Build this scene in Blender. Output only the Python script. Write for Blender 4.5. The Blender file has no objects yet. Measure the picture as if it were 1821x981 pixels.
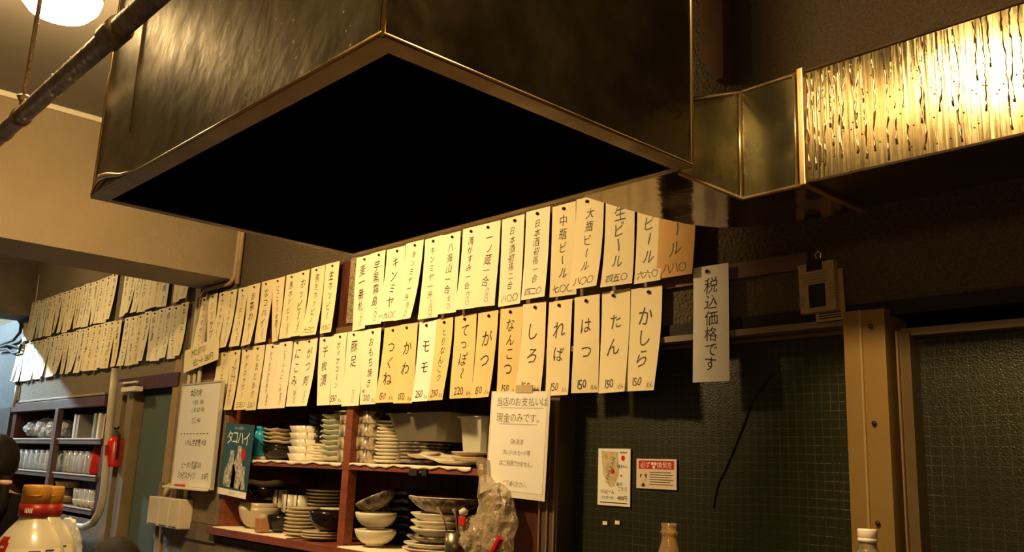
import bpy, bmesh, math, random
from mathutils import Vector, Matrix
rnd = random.Random(7)
PI = math.pi
V = Vector
SC = bpy.context.scene
COL = SC.collection

# ------------------------------------------------------------------ camera
F, CX, CY = 1601.02, 910.5, 490.5            # focal length and centre in pixels of the 1821x981 frame
YAW, PIT, ROL = 0.829166, 0.213980, 0.0396736
EYE = V((0, 0, 1.2))
fw = V((-math.sin(YAW)*math.cos(PIT), math.cos(YAW)*math.cos(PIT), math.sin(PIT)))
r0 = V((math.cos(YAW), math.sin(YAW), 0)); u0 = r0.cross(fw)
rt = math.cos(ROL)*r0 + math.sin(ROL)*u0
up = -math.sin(ROL)*r0 + math.cos(ROL)*u0
cam_d = bpy.data.cameras.new('camera'); cam = bpy.data.objects.new('camera', cam_d); COL.objects.link(cam)
cam_d.sensor_width = 36; cam_d.lens = F/1821*36; cam_d.clip_start = 0.02
cam.matrix_world = Matrix(((rt.x, up.x, -fw.x, EYE.x), (rt.y, up.y, -fw.y, EYE.y), (rt.z, up.z, -fw.z, EYE.z), (0, 0, 0, 1)))
SC.camera = cam
# ------------------------------------------------------------------ world and exposure
w = bpy.data.worlds.new('world'); SC.world = w; w.use_nodes = True
w.node_tree.nodes['Background'].inputs[0].default_value = (1.0, 0.72, 0.42, 1)
w.node_tree.nodes['Background'].inputs[1].default_value = 0.02
SC.view_settings.view_transform = 'Standard'; SC.view_settings.look = 'None'
SC.view_settings.exposure = 0.08; SC.view_settings.gamma = 1
try: SC.view_settings.use_curve_mapping = False
except Exception: pass
LAMP_LEFT, LAMP_RIGHT, LAMP_COOL, FILL_BACK, LAMP_FAR = 480.0, 270.0, 2300.0, 22.0, 185.0     # emission strengths of the lamps and of the added back fill

def at(px, py, Y):                            # the point of the plane y = Y seen at that pixel
    d = fw + rt*(px-CX)/F - up*(py-CY)/F
    return EYE + d*(Y/d.y)
def atz(px, py, Z):
    d = fw + rt*(px-CX)/F - up*(py-CY)/F
    return EYE + d*((Z-EYE.z)/d.z)
D = 2.1                                       # the main wall

# ------------------------------------------------------------------ materials
MATS = {}
def mat(name, col, rough=0.6, metal=0.0, var=0.0, scale=8, bump=0.0, bscale=60, emit=None, estr=0, trans=0, col2=None, alpha=1, spec=0.5, stretch=(1,1,1), rvar=0, ior=1.45, coat=0):
    if name in MATS: return MATS[name]
    m = bpy.data.materials.new(name); m.use_nodes = True; nt = m.node_tree; N = nt.nodes; L = nt.links
    b = N['Principled BSDF']
    b.inputs['Base Color'].default_value = (*col, 1); b.inputs['Roughness'].default_value = rough
    b.inputs['Metallic'].default_value = metal; b.inputs['Specular IOR Level'].default_value = spec
    b.inputs['Transmission Weight'].default_value = trans; b.inputs['IOR'].default_value = ior
    b.inputs['Alpha'].default_value = alpha; b.inputs['Coat Weight'].default_value = coat
    if emit: b.inputs['Emission Color'].default_value = (*emit, 1); b.inputs['Emission Strength'].default_value = estr
    if var or bump or rvar:
        tc = N.new('ShaderNodeTexCoord'); mp = N.new('ShaderNodeMapping'); L.new(tc.outputs['Object'], mp.inputs[0])
        mp.inputs['Scale'].default_value = stretch
        n1 = N.new('ShaderNodeTexNoise'); n1.inputs['Scale'].default_value = scale; n1.inputs['Detail'].default_value = 6
        L.new(mp.outputs[0], n1.inputs['Vector'])
        if var:
            cr = N.new('ShaderNodeValToRGB'); c2 = col2 or tuple(c*(1-var) for c in col)
            cr.color_ramp.elements[0].position = 0.35; cr.color_ramp.elements[1].position = 0.68
            cr.color_ramp.elements[0].color = (*c2, 1); cr.color_ramp.elements[1].color = (*col, 1)
            L.new(n1.outputs[0], cr.inputs[0]); L.new(cr.outputs[0], b.inputs['Base Color'])
        if rvar:
            mr = N.new('ShaderNodeMapRange'); mr.inputs[3].default_value = max(0.02, rough-rvar); mr.inputs[4].default_value = rough+rvar
            mr.inputs[1].default_value = 0.3; mr.inputs[2].default_value = 0.7
            L.new(n1.outputs[0], mr.inputs[0]); L.new(mr.outputs[0], b.inputs['Roughness'])
        if bump:
            n2 = N.new('ShaderNodeTexNoise'); n2.inputs['Scale'].default_value = bscale; n2.inputs['Detail'].default_value = 5
            L.new(mp.outputs[0], n2.inputs['Vector'])
            bp = N.new('ShaderNodeBump'); bp.inputs['Strength'].default_value = bump; bp.inputs['Distance'].default_value = 0.02
            L.new(n2.outputs[0], bp.inputs['Height']); L.new(bp.outputs[0], b.inputs['Normal'])
    MATS[name] = m; return m

concrete = mat('rough_concrete', (0.13, 0.095, 0.055), 0.9, var=0.4, scale=140, bump=1.0, bscale=90)
plaster = mat('beam_plaster', (0.27, 0.21, 0.13), 0.8, var=0.15, scale=3, bump=0.35, bscale=110)
plaster_d = mat('dark_plaster', (0.17, 0.13, 0.085), 0.75, var=0.35, scale=5, bump=0.3, bscale=50)
bluewall = mat('grey_blue_wall', (0.065, 0.07, 0.07), 0.8, var=0.2, scale=4, bump=0.2)
ceil_m = mat('ceiling_paint', (0.22, 0.20, 0.17), 0.85, var=0.15, scale=2)
darkwood = mat('dark_red_wood', (0.085, 0.022, 0.012), 0.45, var=0.5, scale=6, stretch=(8, 8, 1), bump=0.1)
redwood = mat('shelf_red_wood', (0.26, 0.07, 0.03), 0.4, var=0.4, scale=6, stretch=(1, 8, 8), bump=0.1)
brownwood = mat('brown_wood', (0.13, 0.07, 0.045), 0.5, var=0.4, scale=6, stretch=(1, 8, 8))
tanwood = mat('tan_wood', (0.40, 0.25, 0.11), 0.5, var=0.3, scale=7, stretch=(8, 8, 1))
rail_m = mat('rail_wood', (0.14, 0.075, 0.042), 0.6, var=0.3, scale=7)
steel_paint = mat('ochre_painted_steel', (0.30, 0.19, 0.06), 0.45, metal=0.25, var=0.12, scale=5)
frame_dk = mat('dark_bronze_frame', (0.14, 0.10, 0.07), 0.4, metal=0.4)
black = mat('matte_black', (0.012, 0.009, 0.007), 0.8)  # plain matte black for backings, cables and clips
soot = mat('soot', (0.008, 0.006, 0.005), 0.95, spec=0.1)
greendoor = mat('green_blue_door', (0.085, 0.125, 0.105), 0.6, var=0.2, scale=2, bump=0.1)
white_pl = mat('white_plastic', (0.72, 0.68, 0.58), 0.4)
pipe_w = mat('cream_pipe', (0.55, 0.49, 0.38), 0.45, var=0.2, scale=8)
pipe_tan = mat('tan_conduit', (0.45, 0.32, 0.18), 0.5, var=0.3, scale=15)
rust = mat('greasy_iron', (0.26, 0.19, 0.11), 0.6, metal=0.2, var=0.5, scale=25, bump=0.7, bscale=60)
wtape = mat('white_tape', (0.85, 0.80, 0.68), 0.6)
ink = mat('black_marker_ink', (0.028, 0.017, 0.008), 0.6)
pencil = mat('grey_print', (0.20, 0.17, 0.14), 0.7)
pin_m = mat('dark_pin', (0.03, 0.015, 0.008), 0.3)
pap = [mat('paper_cream', (0.84, 0.74, 0.47), 0.75, var=0.06, scale=6), mat('paper_pale', (0.86, 0.80, 0.60), 0.75, var=0.05, scale=6),
       mat('paper_yellow', (0.80, 0.62, 0.30), 0.75, var=0.1, scale=6), mat('paper_white', (0.88, 0.86, 0.78), 0.7),
       mat('paper_orange', (0.68, 0.40, 0.13), 0.75, var=0.15, scale=9)]
paper_w = mat('print_paper', (0.90, 0.88, 0.82), 0.55, var=0.03)
cer_w = mat('white_ceramic', (0.74, 0.69, 0.55), 0.18)
cer_c = mat('cream_ceramic', (0.62, 0.52, 0.36), 0.22, var=0.15, scale=15)
cer_g = mat('celadon_ceramic', (0.48, 0.50, 0.38), 0.2)
cer_b = mat('black_lacquer', (0.012, 0.009, 0.009), 0.15)
cloth = mat('shelf_paper', (0.75, 0.66, 0.55), 0.8)
glass = mat('clear_glass', (0.80, 0.84, 0.82), 0.05, alpha=0.38, ior=1.6, spec=1.0)
plastic_clear = mat('clear_film', (0.70, 0.68, 0.62), 0.15, alpha=0.7, bump=0.9, bscale=25, spec=0.9)
tub_m = mat('cloudy_plastic', (0.30, 0.27, 0.20), 0.25, trans=0.5)
red_pl = mat('red_plastic', (0.55, 0.02, 0.015), 0.3)
cyan_pl = mat('cyan_plastic', (0.02, 0.33, 0.60), 0.3)
hair_m = mat('black_hair', (0.010, 0.006, 0.004), 0.6, spec=0.25, var=0.5, scale=20, stretch=(1, 1, 8), bump=0.4)
skin = mat('skin', (0.50, 0.27, 0.16), 0.55)
blackcloth = mat('black_clothing', (0.007, 0.006, 0.007), 0.95, spec=0.1)

def metal_mat(name, col, rough, scr, grime, rv=0.12, aniso=(1, 1, 1)):
    m = bpy.data.materials.new(name); m.use_nodes = True; N = m.node_tree.nodes; L = m.node_tree.links; b = N['Principled BSDF']
    tc = N.new('ShaderNodeTexCoord')
    mp = N.new('ShaderNodeMapping'); mp.inputs['Scale'].default_value = aniso; L.new(tc.outputs['Object'], mp.inputs[0])
    n1 = N.new('ShaderNodeTexNoise'); n1.inputs['Scale'].default_value = 3.0; n1.inputs['Detail'].default_value = 8; n1.inputs['Roughness'].default_value = 0.65
    L.new(tc.outputs['Object'], n1.inputs['Vector'])
    n2 = N.new('ShaderNodeTexNoise'); n2.inputs['Scale'].default_value = 14; n2.inputs['Detail'].default_value = 8; L.new(mp.outputs[0], n2.inputs['Vector'])
    cr = N.new('ShaderNodeValToRGB'); cr.color_ramp.elements[0].color = (*[c*grime for c in col], 1); cr.color_ramp.elements[1].color = (*col, 1)
    cr.color_ramp.elements[0].position = 0.3; cr.color_ramp.elements[1].position = 0.7
    L.new(n1.outputs[0], cr.inputs[0])
    vo = N.new('ShaderNodeTexVoronoi'); vo.inputs['Scale'].default_value = 45; L.new(tc.outputs['Object'], vo.inputs['Vector'])
    lt = N.new('ShaderNodeMath'); lt.operation = 'LESS_THAN'; lt.inputs[1].default_value = 0.11; L.new(vo.outputs['Distance'], lt.inputs[0])
    g2 = N.new('ShaderNodeMath'); g2.operation = 'GREATER_THAN'; g2.inputs[1].default_value = 0.53; L.new(n1.outputs[0], g2.inputs[0])
    mu = N.new('ShaderNodeMath'); mu.operation = 'MULTIPLY'; L.new(lt.outputs[0], mu.inputs[0]); L.new(g2.outputs[0], mu.inputs[1])
    mu2 = N.new('ShaderNodeMath'); mu2.operation = 'MULTIPLY'; mu2.inputs[1].default_value = scr; L.new(mu.outputs[0], mu2.inputs[0])
    mx = N.new('ShaderNodeMixRGB'); mx.inputs[2].default_value = (0.62, 0.5, 0.28, 1)
    L.new(mu2.outputs[0], mx.inputs[0]); L.new(cr.outputs[0], mx.inputs[1]); L.new(mx.outputs[0], b.inputs['Base Color'])
    sb = N.new('ShaderNodeMath'); sb.operation = 'SUBTRACT'; sb.inputs[0].default_value = 0.92; L.new(mu2.outputs[0], sb.inputs[1]); L.new(sb.outputs[0], b.inputs['Metallic'])
    mr = N.new('ShaderNodeMapRange'); mr.inputs[1].default_value = 0.3; mr.inputs[2].default_value = 0.7
    mr.inputs[3].default_value = rough-rv; mr.inputs[4].default_value = rough+rv; L.new(n2.outputs[0], mr.inputs[0]); L.new(mr.outputs[0], b.inputs['Roughness'])
    bp = N.new('ShaderNodeBump'); bp.inputs['Strength'].default_value = 0.12; bp.inputs['Distance'].default_value = 0.01
    L.new(n2.outputs[0], bp.inputs['Height']); L.new(bp.outputs[0], b.inputs['Normal'])
    return m
hood_m = metal_mat('greasy_hood_steel', (0.19, 0.16, 0.09), 0.42, 0.6, 0.5)
hood_rim = metal_mat('hood_rim_steel', (0.42, 0.30, 0.15), 0.38, 0.0, 0.6)
duct_m = metal_mat('duct_steel', (0.29, 0.24, 0.135), 0.15, 0.15, 0.3, rv=.05, aniso=(9, 9, 0.4))
duct_under = metal_mat('duct_underside_steel', (0.34, 0.25, 0.15), 0.10, 0.0, 0.6, rv=0.03)

def wired_glass(name):
    m = bpy.data.materials.new(name); m.use_nodes = True; N = m.node_tree.nodes; L = m.node_tree.links; b = N['Principled BSDF']
    tc = N.new('ShaderNodeTexCoord'); nz = N.new('ShaderNodeTexNoise'); nz.inputs['Scale'].default_value = 3; L.new(tc.outputs['Object'], nz.inputs['Vector'])
    wob = N.new('ShaderNodeVectorMath'); wob.operation = 'SCALE'; wob.inputs['Scale'].default_value = 0.02; L.new(nz.outputs['Color'], wob.inputs[0])
    ad = N.new('ShaderNodeVectorMath'); ad.operation = 'ADD'; L.new(tc.outputs['Object'], ad.inputs[0]); L.new(wob.outputs[0], ad.inputs[1])
    sp = N.new('ShaderNodeSeparateXYZ'); L.new(ad.outputs[0], sp.inputs[0])
    outs = []
    for ax, per in (('X', 0.0245), ('Z', 0.0225)):
        dv = N.new('ShaderNodeMath'); dv.operation = 'DIVIDE'; dv.inputs[1].default_value = per; L.new(sp.outputs[ax], dv.inputs[0])
        fr = N.new('ShaderNodeMath'); fr.operation = 'FRACT'; L.new(dv.outputs[0], fr.inputs[0])
        lt = N.new('ShaderNodeMath'); lt.operation = 'LESS_THAN'; lt.inputs[1].default_value = 0.055; L.new(fr.outputs[0], lt.inputs[0]); outs.append(lt)
    mxm = N.new('ShaderNodeMath'); mxm.operation = 'MAXIMUM'; L.new(outs[0].outputs[0], mxm.inputs[0]); L.new(outs[1].outputs[0], mxm.inputs[1])
    n2 = N.new('ShaderNodeTexNoise'); n2.inputs['Scale'].default_value = 9; n2.inputs['Detail'].default_value = 5; L.new(tc.outputs['Object'], n2.inputs['Vector'])
    mr = N.new('ShaderNodeMapRange'); mr.inputs[1].default_value = 0.35; mr.inputs[2].default_value = 0.7; mr.inputs[3].default_value = 0.15; mr.inputs[4].default_value = 1.0; L.new(n2.outputs[0], mr.inputs[0])
    mul = N.new('ShaderNodeMath'); mul.operation = 'MULTIPLY'; L.new(mxm.outputs[0], mul.inputs[0]); L.new(mr.outputs[0], mul.inputs[1])
    mx = N.new('ShaderNodeMixRGB'); mx.inputs[1].default_value = (0.014, 0.017, 0.006, 1); mx.inputs[2].default_value = (0.085, 0.08, 0.036, 1)
    L.new(mul.outputs[0], mx.inputs[0]); L.new(mx.outputs[0], b.inputs['Base Color'])
    b.inputs['Roughness'].default_value = 0.35
    nb = N.new('ShaderNodeTexNoise'); nb.inputs['Scale'].default_value = 220; L.new(tc.outputs['Object'], nb.inputs['Vector'])
    a2 = N.new('ShaderNodeMath'); a2.operation = 'ADD'; L.new(nb.outputs[0], a2.inputs[0]); L.new(mxm.outputs[0], a2.inputs[1])
    bp = N.new('ShaderNodeBump'); bp.inputs['Strength'].default_value = 0.35; bp.inputs['Distance'].default_value = 0.004
    L.new(a2.outputs[0], bp.inputs['Height']); L.new(bp.outputs[0], b.inputs['Normal'])
    return m
wglass = wired_glass('green_wired_glass')

# ------------------------------------------------------------------ mesh helpers
def tag(o, label=None, cat=None, group=None, kind=None):
    if label: o['label'] = label
    if cat: o['category'] = cat
    if group: o['group'] = group
    if kind: o['kind'] = kind
    return o
def obj(name, bm, m, parent=None, smooth=False, loc=None):
    me = bpy.data.meshes.new(name)
    if isinstance(bm, tuple): me.from_pydata(*bm)
    else:
        bmesh.ops.recalc_face_normals(bm, faces=bm.faces); bm.to_mesh(me); bm.free()
    if smooth:
        for p in me.polygons: p.use_smooth = True
    ms = m if isinstance(m, (list, tuple)) else [m]
    for x in ms: me.materials.append(x)
    o = bpy.data.objects.new(name, me); COL.objects.link(o)
    if parent is not None: o.parent = parent
    if loc is not None: o.location = loc
    return o
def thing(name, label, cat, loc=(0, 0, 0), rz=0, group=None):
    o = bpy.data.objects.new(name, None); COL.objects.link(o); o.location = loc; o.rotation_euler = (0, 0, rz)
    o.empty_display_size = 0.05
    return tag(o, label, cat, group)
def struct(name, bm, m, parent=None, smooth=False):
    o = obj(name, bm, m, parent, smooth)
    if parent is None: o['kind'] = 'structure'
    return o
def dup(root, loc, rz=0, label=None, group=None, scale=None):
    r = root.copy(); COL.objects.link(r); r.location = loc; r.rotation_euler = (0, 0, rz)
    if label: r['label'] = label
    if group: r['group'] = group
    if scale: r.scale = scale
    for ch in list(root.children):
        c = ch.copy(); COL.objects.link(c); c.parent = r
        for g in list(ch.children):
            d = g.copy(); COL.objects.link(d); d.parent = c
    return r
def BM(): return bmesh.new()
def box(bm, x0, x1, y0, y1, z0, z1, bev=0):
    vs = [bm.verts.new(p) for p in ((x0,y0,z0),(x1,y0,z0),(x1,y1,z0),(x0,y1,z0),(x0,y0,z1),(x1,y0,z1),(x1,y1,z1),(x0,y1,z1))]
    fs = [bm.faces.new([vs[i] for i in q]) for q in ((0,3,2,1),(4,5,6,7),(0,1,5,4),(1,2,6,5),(2,3,7,6),(3,0,4,7))]
    if bev:
        es = list({e for f in fs for e in f.edges})
        bmesh.ops.bevel(bm, geom=es, offset=bev, segments=2, affect='EDGES', profile=0.5)
    return bm
def bx(*a, bev=0): return box(BM(), *a, bev=bev)
def tube(bm, pts, r, seg=10, cap=True, rs=None):
    pts = [V(p) for p in pts]; rings = []
    n = len(pts); prev = None
    for i, p in enumerate(pts):
        t = (pts[min(i+1, n-1)]-pts[max(i-1, 0)]).normalized()
        a = prev if prev is not None else (V((0, 0, 1)) if abs(t.z) < 0.9 else V((1, 0, 0)))
        s = t.cross(a)
        if s.length < 1e-5: s = t.cross(V((0.3, 1, 0.2)))
        s.normalize(); b = s.cross(t).normalized(); prev = b
        rr = rs[i] if rs else r
        rings.append([bm.verts.new(p + (s*math.cos(2*PI*k/seg)+b*math.sin(2*PI*k/seg))*rr) for k in range(seg)])
    for i in range(n-1):
        for k in range(seg):
            bm.faces.new((rings[i][k], rings[i][(k+1) % seg], rings[i+1][(k+1) % seg], rings[i+1][k]))
    if cap: bm.faces.new(rings[0][::-1]); bm.faces.new(rings[-1])
    return bm
def lathe(bm, prof, seg=28, c=(0, 0, 0), wav=0, nw=8, sx=1, sy=1):
    rings = []
    for (r, z) in prof:
        if r < 1e-6: rings.append([bm.verts.new((c[0], c[1], c[2]+z))]); continue
        rings.append([])
        for k in range(seg):
            a = 2*PI*k/seg; q = r*(1+wav*math.cos(nw*a)) if wav else r
            rings[-1].append(bm.verts.new((c[0]+q*math.cos(a)*sx, c[1]+q*math.sin(a)*sy, c[2]+z + (wav*r*0.6*math.cos(nw*a) if wav else 0))))
    for a, b in zip(rings, rings[1:]):
        for k in range(seg):
            j = (k+1) % seg
            if len(a) == 1 and len(b) == 1: continue
            if len(a) == 1: bm.faces.new((a[0], b[j], b[k]))
            elif len(b) == 1: bm.faces.new((a[k], a[j], b[0]))
            else: bm.faces.new((a[k], a[j], b[j], b[k]))
    return bm
def prism(bm, pts, f0, f1):                  # closed outline mapped by f0 (front) and f1 (back)
    a = [bm.verts.new(f0(p)) for p in pts]; b = [bm.verts.new(f1(p)) for p in pts]; n = len(pts)
    bm.faces.new(a); bm.faces.new(b[::-1])
    for i in range(n): bm.faces.new((a[i], b[i], b[(i+1) % n], a[(i+1) % n]))
    return bm

# ------------------------------------------------------------------ lettering
GL = {}
def load_glyphs(chars):
    fo = []
    for c in sorted(set(chars)):
        if c in GL or c in ' \n': continue
        cu = bpy.data.curves.new('g', 'FONT'); cu.body = c; cu.size = 1; cu.resolution_u = 2
        o = bpy.data.objects.new('g', cu); COL.objects.link(o); fo.append((c, o, cu))
    dg = bpy.context.evaluated_depsgraph_get(); dg.update()
    for c, o, cu in fo:
        e = o.evaluated_get(dg); me = e.to_mesh()
        vs = [(v.co.x, v.co.y) for v in me.vertices]; fs = [tuple(p.vertices) for p in me.polygons]
        e.to_mesh_clear()
        GL[c] = (vs, fs)
    for c, o, cu in fo:
        bpy.data.objects.remove(o); bpy.data.curves.remove(cu)
class Ink:
    def __init__(s, jit=1.0, seed=1): s.v = []; s.f = []; s.j = jit; s.r = random.Random(seed)
    def ch(s, c, u, v, size, rot=0, sx=1.0, cen=True):
        if c not in GL and c not in ' \n': load_glyphs(c)
        vs, fs = GL.get(c, ([], []))
        if not vs: return
        x0 = min(a for a, b in vs); x1 = max(a for a, b in vs); y0 = min(b for a, b in vs); y1 = max(b for a, b in vs)
        mx = (x0+x1)/2; my = (y0+y1)/2
        if not cen: my = 0.36
        a = rot + s.j*s.r.uniform(-0.09, 0.09); k = size*(1+s.j*s.r.uniform(-0.1, 0.1)); sl = 0.12*s.j
        ca, sa = math.cos(a), math.sin(a); b0 = len(s.v)
        pa, pb, pc = s.r.uniform(0, 6), s.r.uniform(0, 6), 0.045*s.j
        for (x, y) in vs:
            x, y = x+pc*math.sin(4.2*y+pa), y+pc*math.sin(4.6*x+pb)
            X = (x-mx)*sx + sl*(y-my)*0.6; Y = y-my
            s.v.append((u+(X*ca-Y*sa)*k, v+(X*sa+Y*ca)*k))
        for f in fs: s.f.append(tuple(i+b0 for i in f))
    def vert(s, t, u, vtop, size, pitch=1.0, sx=1.0):
        for i, c in enumerate(t):
            y = vtop - size*pitch*(i+0.5); rot = -PI/2 if c in 'ー〜～' else 0
            s.ch(c, u + s.j*s.r.uniform(-0.06, 0.06)*size, y, size, rot, sx)
    def horiz(s, t, u, v, size, sx=1.0, gap=0.10, left=False):
        ws = []; load_glyphs(t)
        for c in t:
            if c == ' ' or not GL.get(c, ([],))[0]: ws.append(0.3*size*sx); continue
            xs = [a for a, b in GL[c][0]]; ws.append((max(xs)-min(xs)+gap)*size*sx)
        x = u if left else u-sum(ws)/2
        for c, wd in zip(t, ws):
            s.ch(c, x+wd/2, v, size, 0, sx, cen=(c not in '。、,.-ー_っょッャ')); x += wd
    def rect(s, u0, u1, v0, v1):
        b = len(s.v); s.v += [(u0, v0), (u1, v0), (u1, v1), (u0, v1)]; s.f.append((b, b+1, b+2, b+3))
    def poly(s, pts):
        b = len(s.v); s.v += list(pts); s.f.append(tuple(range(b, b+len(pts))))
    def disc(s, u, v, ru, rv=None, n=16):
        s.poly([(u+ru*math.cos(2*PI*k/n), v+(rv or ru)*math.sin(2*PI*k/n)) for k in range(n)])
    def ring(s, u, v, r, t, n=24):
        for k in range(n):
            a, b = 2*PI*k/n, 2*PI*(k+1)/n
            s.poly([(u+r*math.cos(a), v+r*math.sin(a)), (u+r*math.cos(b), v+r*math.sin(b)), (u+(r-t)*math.cos(b), v+(r-t)*math.sin(b)), (u+(r-t)*math.cos(a), v+(r-t)*math.sin(a))])
    def build(s, name, m, parent, mp, off=0.0006):
        if not s.v: return None
        return obj(name, ([mp(u, v, off) for u, v in s.v], [], s.f), m, parent)
flatmap = lambda u, v, o=0: (u, -o, v)

# texts of the near strips: (left px, right px, paper, vertical text, price, options)
UP = [(366,383,0,'あんずサワー','',{}),(383,398,0,'シソサワー','',{'lean':.045}),(399,413,0,'ウメサワー','三五〇',{}),(414,433,0,'レモンサワー','三五〇',{}),
 (434,451,0,'ウーロンハイ','三五〇',{}),(452,474,0,'お茶わり','三五〇',{}),(475,496,0,'なつハイ','三五〇',{'pin':.8}),(497,518,0,'にごりうめ酒','三五〇',{'lean':.03,'pinch':.35}),
 (519,540,0,'黒ホッピー','五五〇',{}),(541,562,0,'ホッピー','五五〇',{}),(563,588,0,'黒生ホッピー','六三〇',{'hp':1}),(590,615,0,'生ホッピー','六五〇',{'hp':1,'lean':.012,'pinch':.12}),
 (644,671,1,'麦一番札','二〇〇',{}),(671,697,1,'芋黒霧島','二〇〇',{}),(698,731,1,'キンミヤ','一九〇〇',{'hp':1}),(733,765,1,'キンミヤ一升','四〇〇〇',{'lean':-.03}),
 (766,797,1,'キンミヤ一升','三六〇〇',{}),(798,831,1,'八海山一合','七二〇',{}),(833,864,1,'浦がすみ一合','六六〇',{'lean':.012}),(865,902,1,'一ノ蔵一合','六六〇',{}),
 (903,943,1,'日本酒初孫二合','八〇〇',{'hp':1}),(947,990,1,'日本酒初孫一合','四二〇',{'hp':1}),(992,1034,0,'中瓶ビール','七〇〇',{'hp':1}),(1036,1086,0,'大瓶ビール','八〇〇',{'hp':1}),
 (1087,1139,0,'生ビール','四五〇',{'hp':1,'low':.02}),(1145,1192,0,'ビール','六六〇',{'hp':1,'low':.075}),(1188,1254,4,'ビール','八八〇',{'hp':1,'low':.055})]
LO = [(396,420,0,'リンゴサワー','三五〇',{'hp':1}),(421,438,0,'グレープフルーツサワー','三五〇',{'two':1}),(439,459,0,'ザクロサワー','三五〇',{'hp':1}),(459,481,0,'とまとわり','三五〇',{'hp':1}),
 (481,504,1,'かつおのからあげ','五五〇',{}),(505,531,1,'とうふ入にこみ','四五〇',{}),(531,550,1,'にこみ','四〇〇',{}),(551,575,1,'がつ刺','五五〇',{'lean':-.012}),
 (577,600,1,'千枚漬','',{'lean':.045}),(601,627,1,'ポップコーン','550えん',{'n':1,'lean':.006}),(626,656,1,'豚足','七〇〇',{}),(657,688,1,'おもち焼き','200えん',{'n':1,'one':1}),
 (692,722,2,'つくね','150えん',{'n':1,'lean':-.01}),(722,753,2,'かわ','150えん',{'n':1,'lean':.008,'pinch':.12}),(754,785,3,'モモ','250えん',{'n':1}),(786,816,2,'とりなんこつ','250えん',{'n':1}),
 (817,856,2,'てっぽ〜','220えん',{'n':1}),(860,896,2,'がつ','150えん',{'n':1}),(898,938,2,'なんこつ','150えん',{'n':1}),(939,981,0,'しろ','150えん',{'n':1}),
 (984,1026,0,'れば','150えん',{'n':1}),(1031,1076,0,'はつ','150えん',{'n':1}),(1078,1129,0,'たん','150えん',{'n':1}),(1131,1187,0,'かしら','150えん',{'n':1})]
FARTXT = ['冷やっこ','枝豆','おしんこ','ポテトサラダ','もろきゅう','冷やしトマト','さばの塩焼','いかの一夜干','しめさば','たこぶつ','まぐろ納豆','厚揚げ焼','肉どうふ','オムレツ','ハムカツ','あじフライ','からあげ','ぎんなん',
          'なす焼','ししとう','しいたけ','ねぎま','やきそば','お茶づけ','おにぎり','みそしる','キムチ','らっきょう','ぬか漬','塩から']
load_glyphs(''.join(a[3]+a[4] for a in UP+LO)+''.join(FARTXT)+'一二三四五六七八九〇個0123456789円えん税込価格です当店のお支払いは現金みです。QR決済クレジットカード等はご利用できません。ご了承ください。'
            'タコハイMOJITOモヒートジムビームハイボール480円味わい、飲みごたえJIMBEAM必ず換気を魚本日のおすすめ刺身盛合せいわし生姜煮ピータン豆腐ミックスナッツプレーンサワー豚マグロ440-空あり焼酎ソースcal+.:〜ー')

def strip(px0, px1, zt, zb, y, paperm, seed, name='menu_strip', lean=0, pinch=0, label='', group='', amp=1.0, X=None, W=None):
    R = random.Random(seed)
    zm = (zt+zb)/2
    if X is None:
        pa_ = (523-.26*(px0-365)) if zt > 1.9 else (612-.144*(px0-395))
        pb_ = (523-.26*(px1-365)) if zt > 1.9 else (612-.144*(px1-395))
        xa = at(px0, pa_, D)[0]; xb = at(px1, pb_, D)[0]
        X = (xa+xb)/2; W = (xb-xa)*0.985
    H = zt-zb
    c1 = R.uniform(0.004, 0.022)*amp; tw = R.uniform(-0.16, 0.16)*amp; wv = R.uniform(-0.004, 0.004)*amp; ph = R.uniform(0, 6)
    ln = lean or R.uniform(-0.010, 0.010)
    def mp(u, v, off=0):                     # u across, v from 0 down to -H
        t = -v/H; uu = u*(1-pinch*t*t)
        yy = -(c1*t**2.2 + wv*math.sin(5*t+ph)*t) - tw*u*t*t - off
        return (uu+ln*t*t, yy, v + c1*t*t*0.4)
    nu, nv = 3, 10; vs = []; fs = []
    for j in range(nv+1):
        for i in range(nu+1): vs.append(mp(-W/2+W*i/nu, -H*j/nv))
    for j in range(nv):
        for i in range(nu):
            a = j*(nu+1)+i; fs.append((a, a+nu+1, a+nu+2, a+1))
    o = obj(name, (vs, [], fs), paperm, smooth=True, loc=(X, y, zt))
    o.rotation_euler = (0, R.uniform(-0.012, 0.012), 0)
    tag(o, label, 'menu strip', group)
    b = BM(); lathe(b, [(0, 0), (0.0055, 0.0), (0.006, 0.003), (0.003, 0.007), (0, 0.008)], 8)
    bmesh.ops.rotate(b, verts=b.verts, cent=(0, 0, 0), matrix=Matrix.Rotation(PI/2, 3, 'X'))
    bmesh.ops.translate(b, verts=b.verts, vec=(R.uniform(-0.1, 0.1)*W, -0.001, -0.016))
    obj('pin', b, pin_m, o, smooth=True)
    return o, mp, W, H
ORD = ['first','second','third','fourth','fifth','sixth','seventh','eighth','ninth','tenth','eleventh','twelfth','thirteenth','fourteenth','fifteenth','sixteenth','seventeenth','eighteenth','nineteenth','twentieth',
       'twenty-first','twenty-second','twenty-third','twenty-fourth','twenty-fifth','twenty-sixth','twenty-seventh','twenty-eighth','twenty-ninth','thirtieth','thirty-first']
PCOL = ['cream', 'pale cream', 'yellowed', 'white', 'orange-brown']

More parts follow.
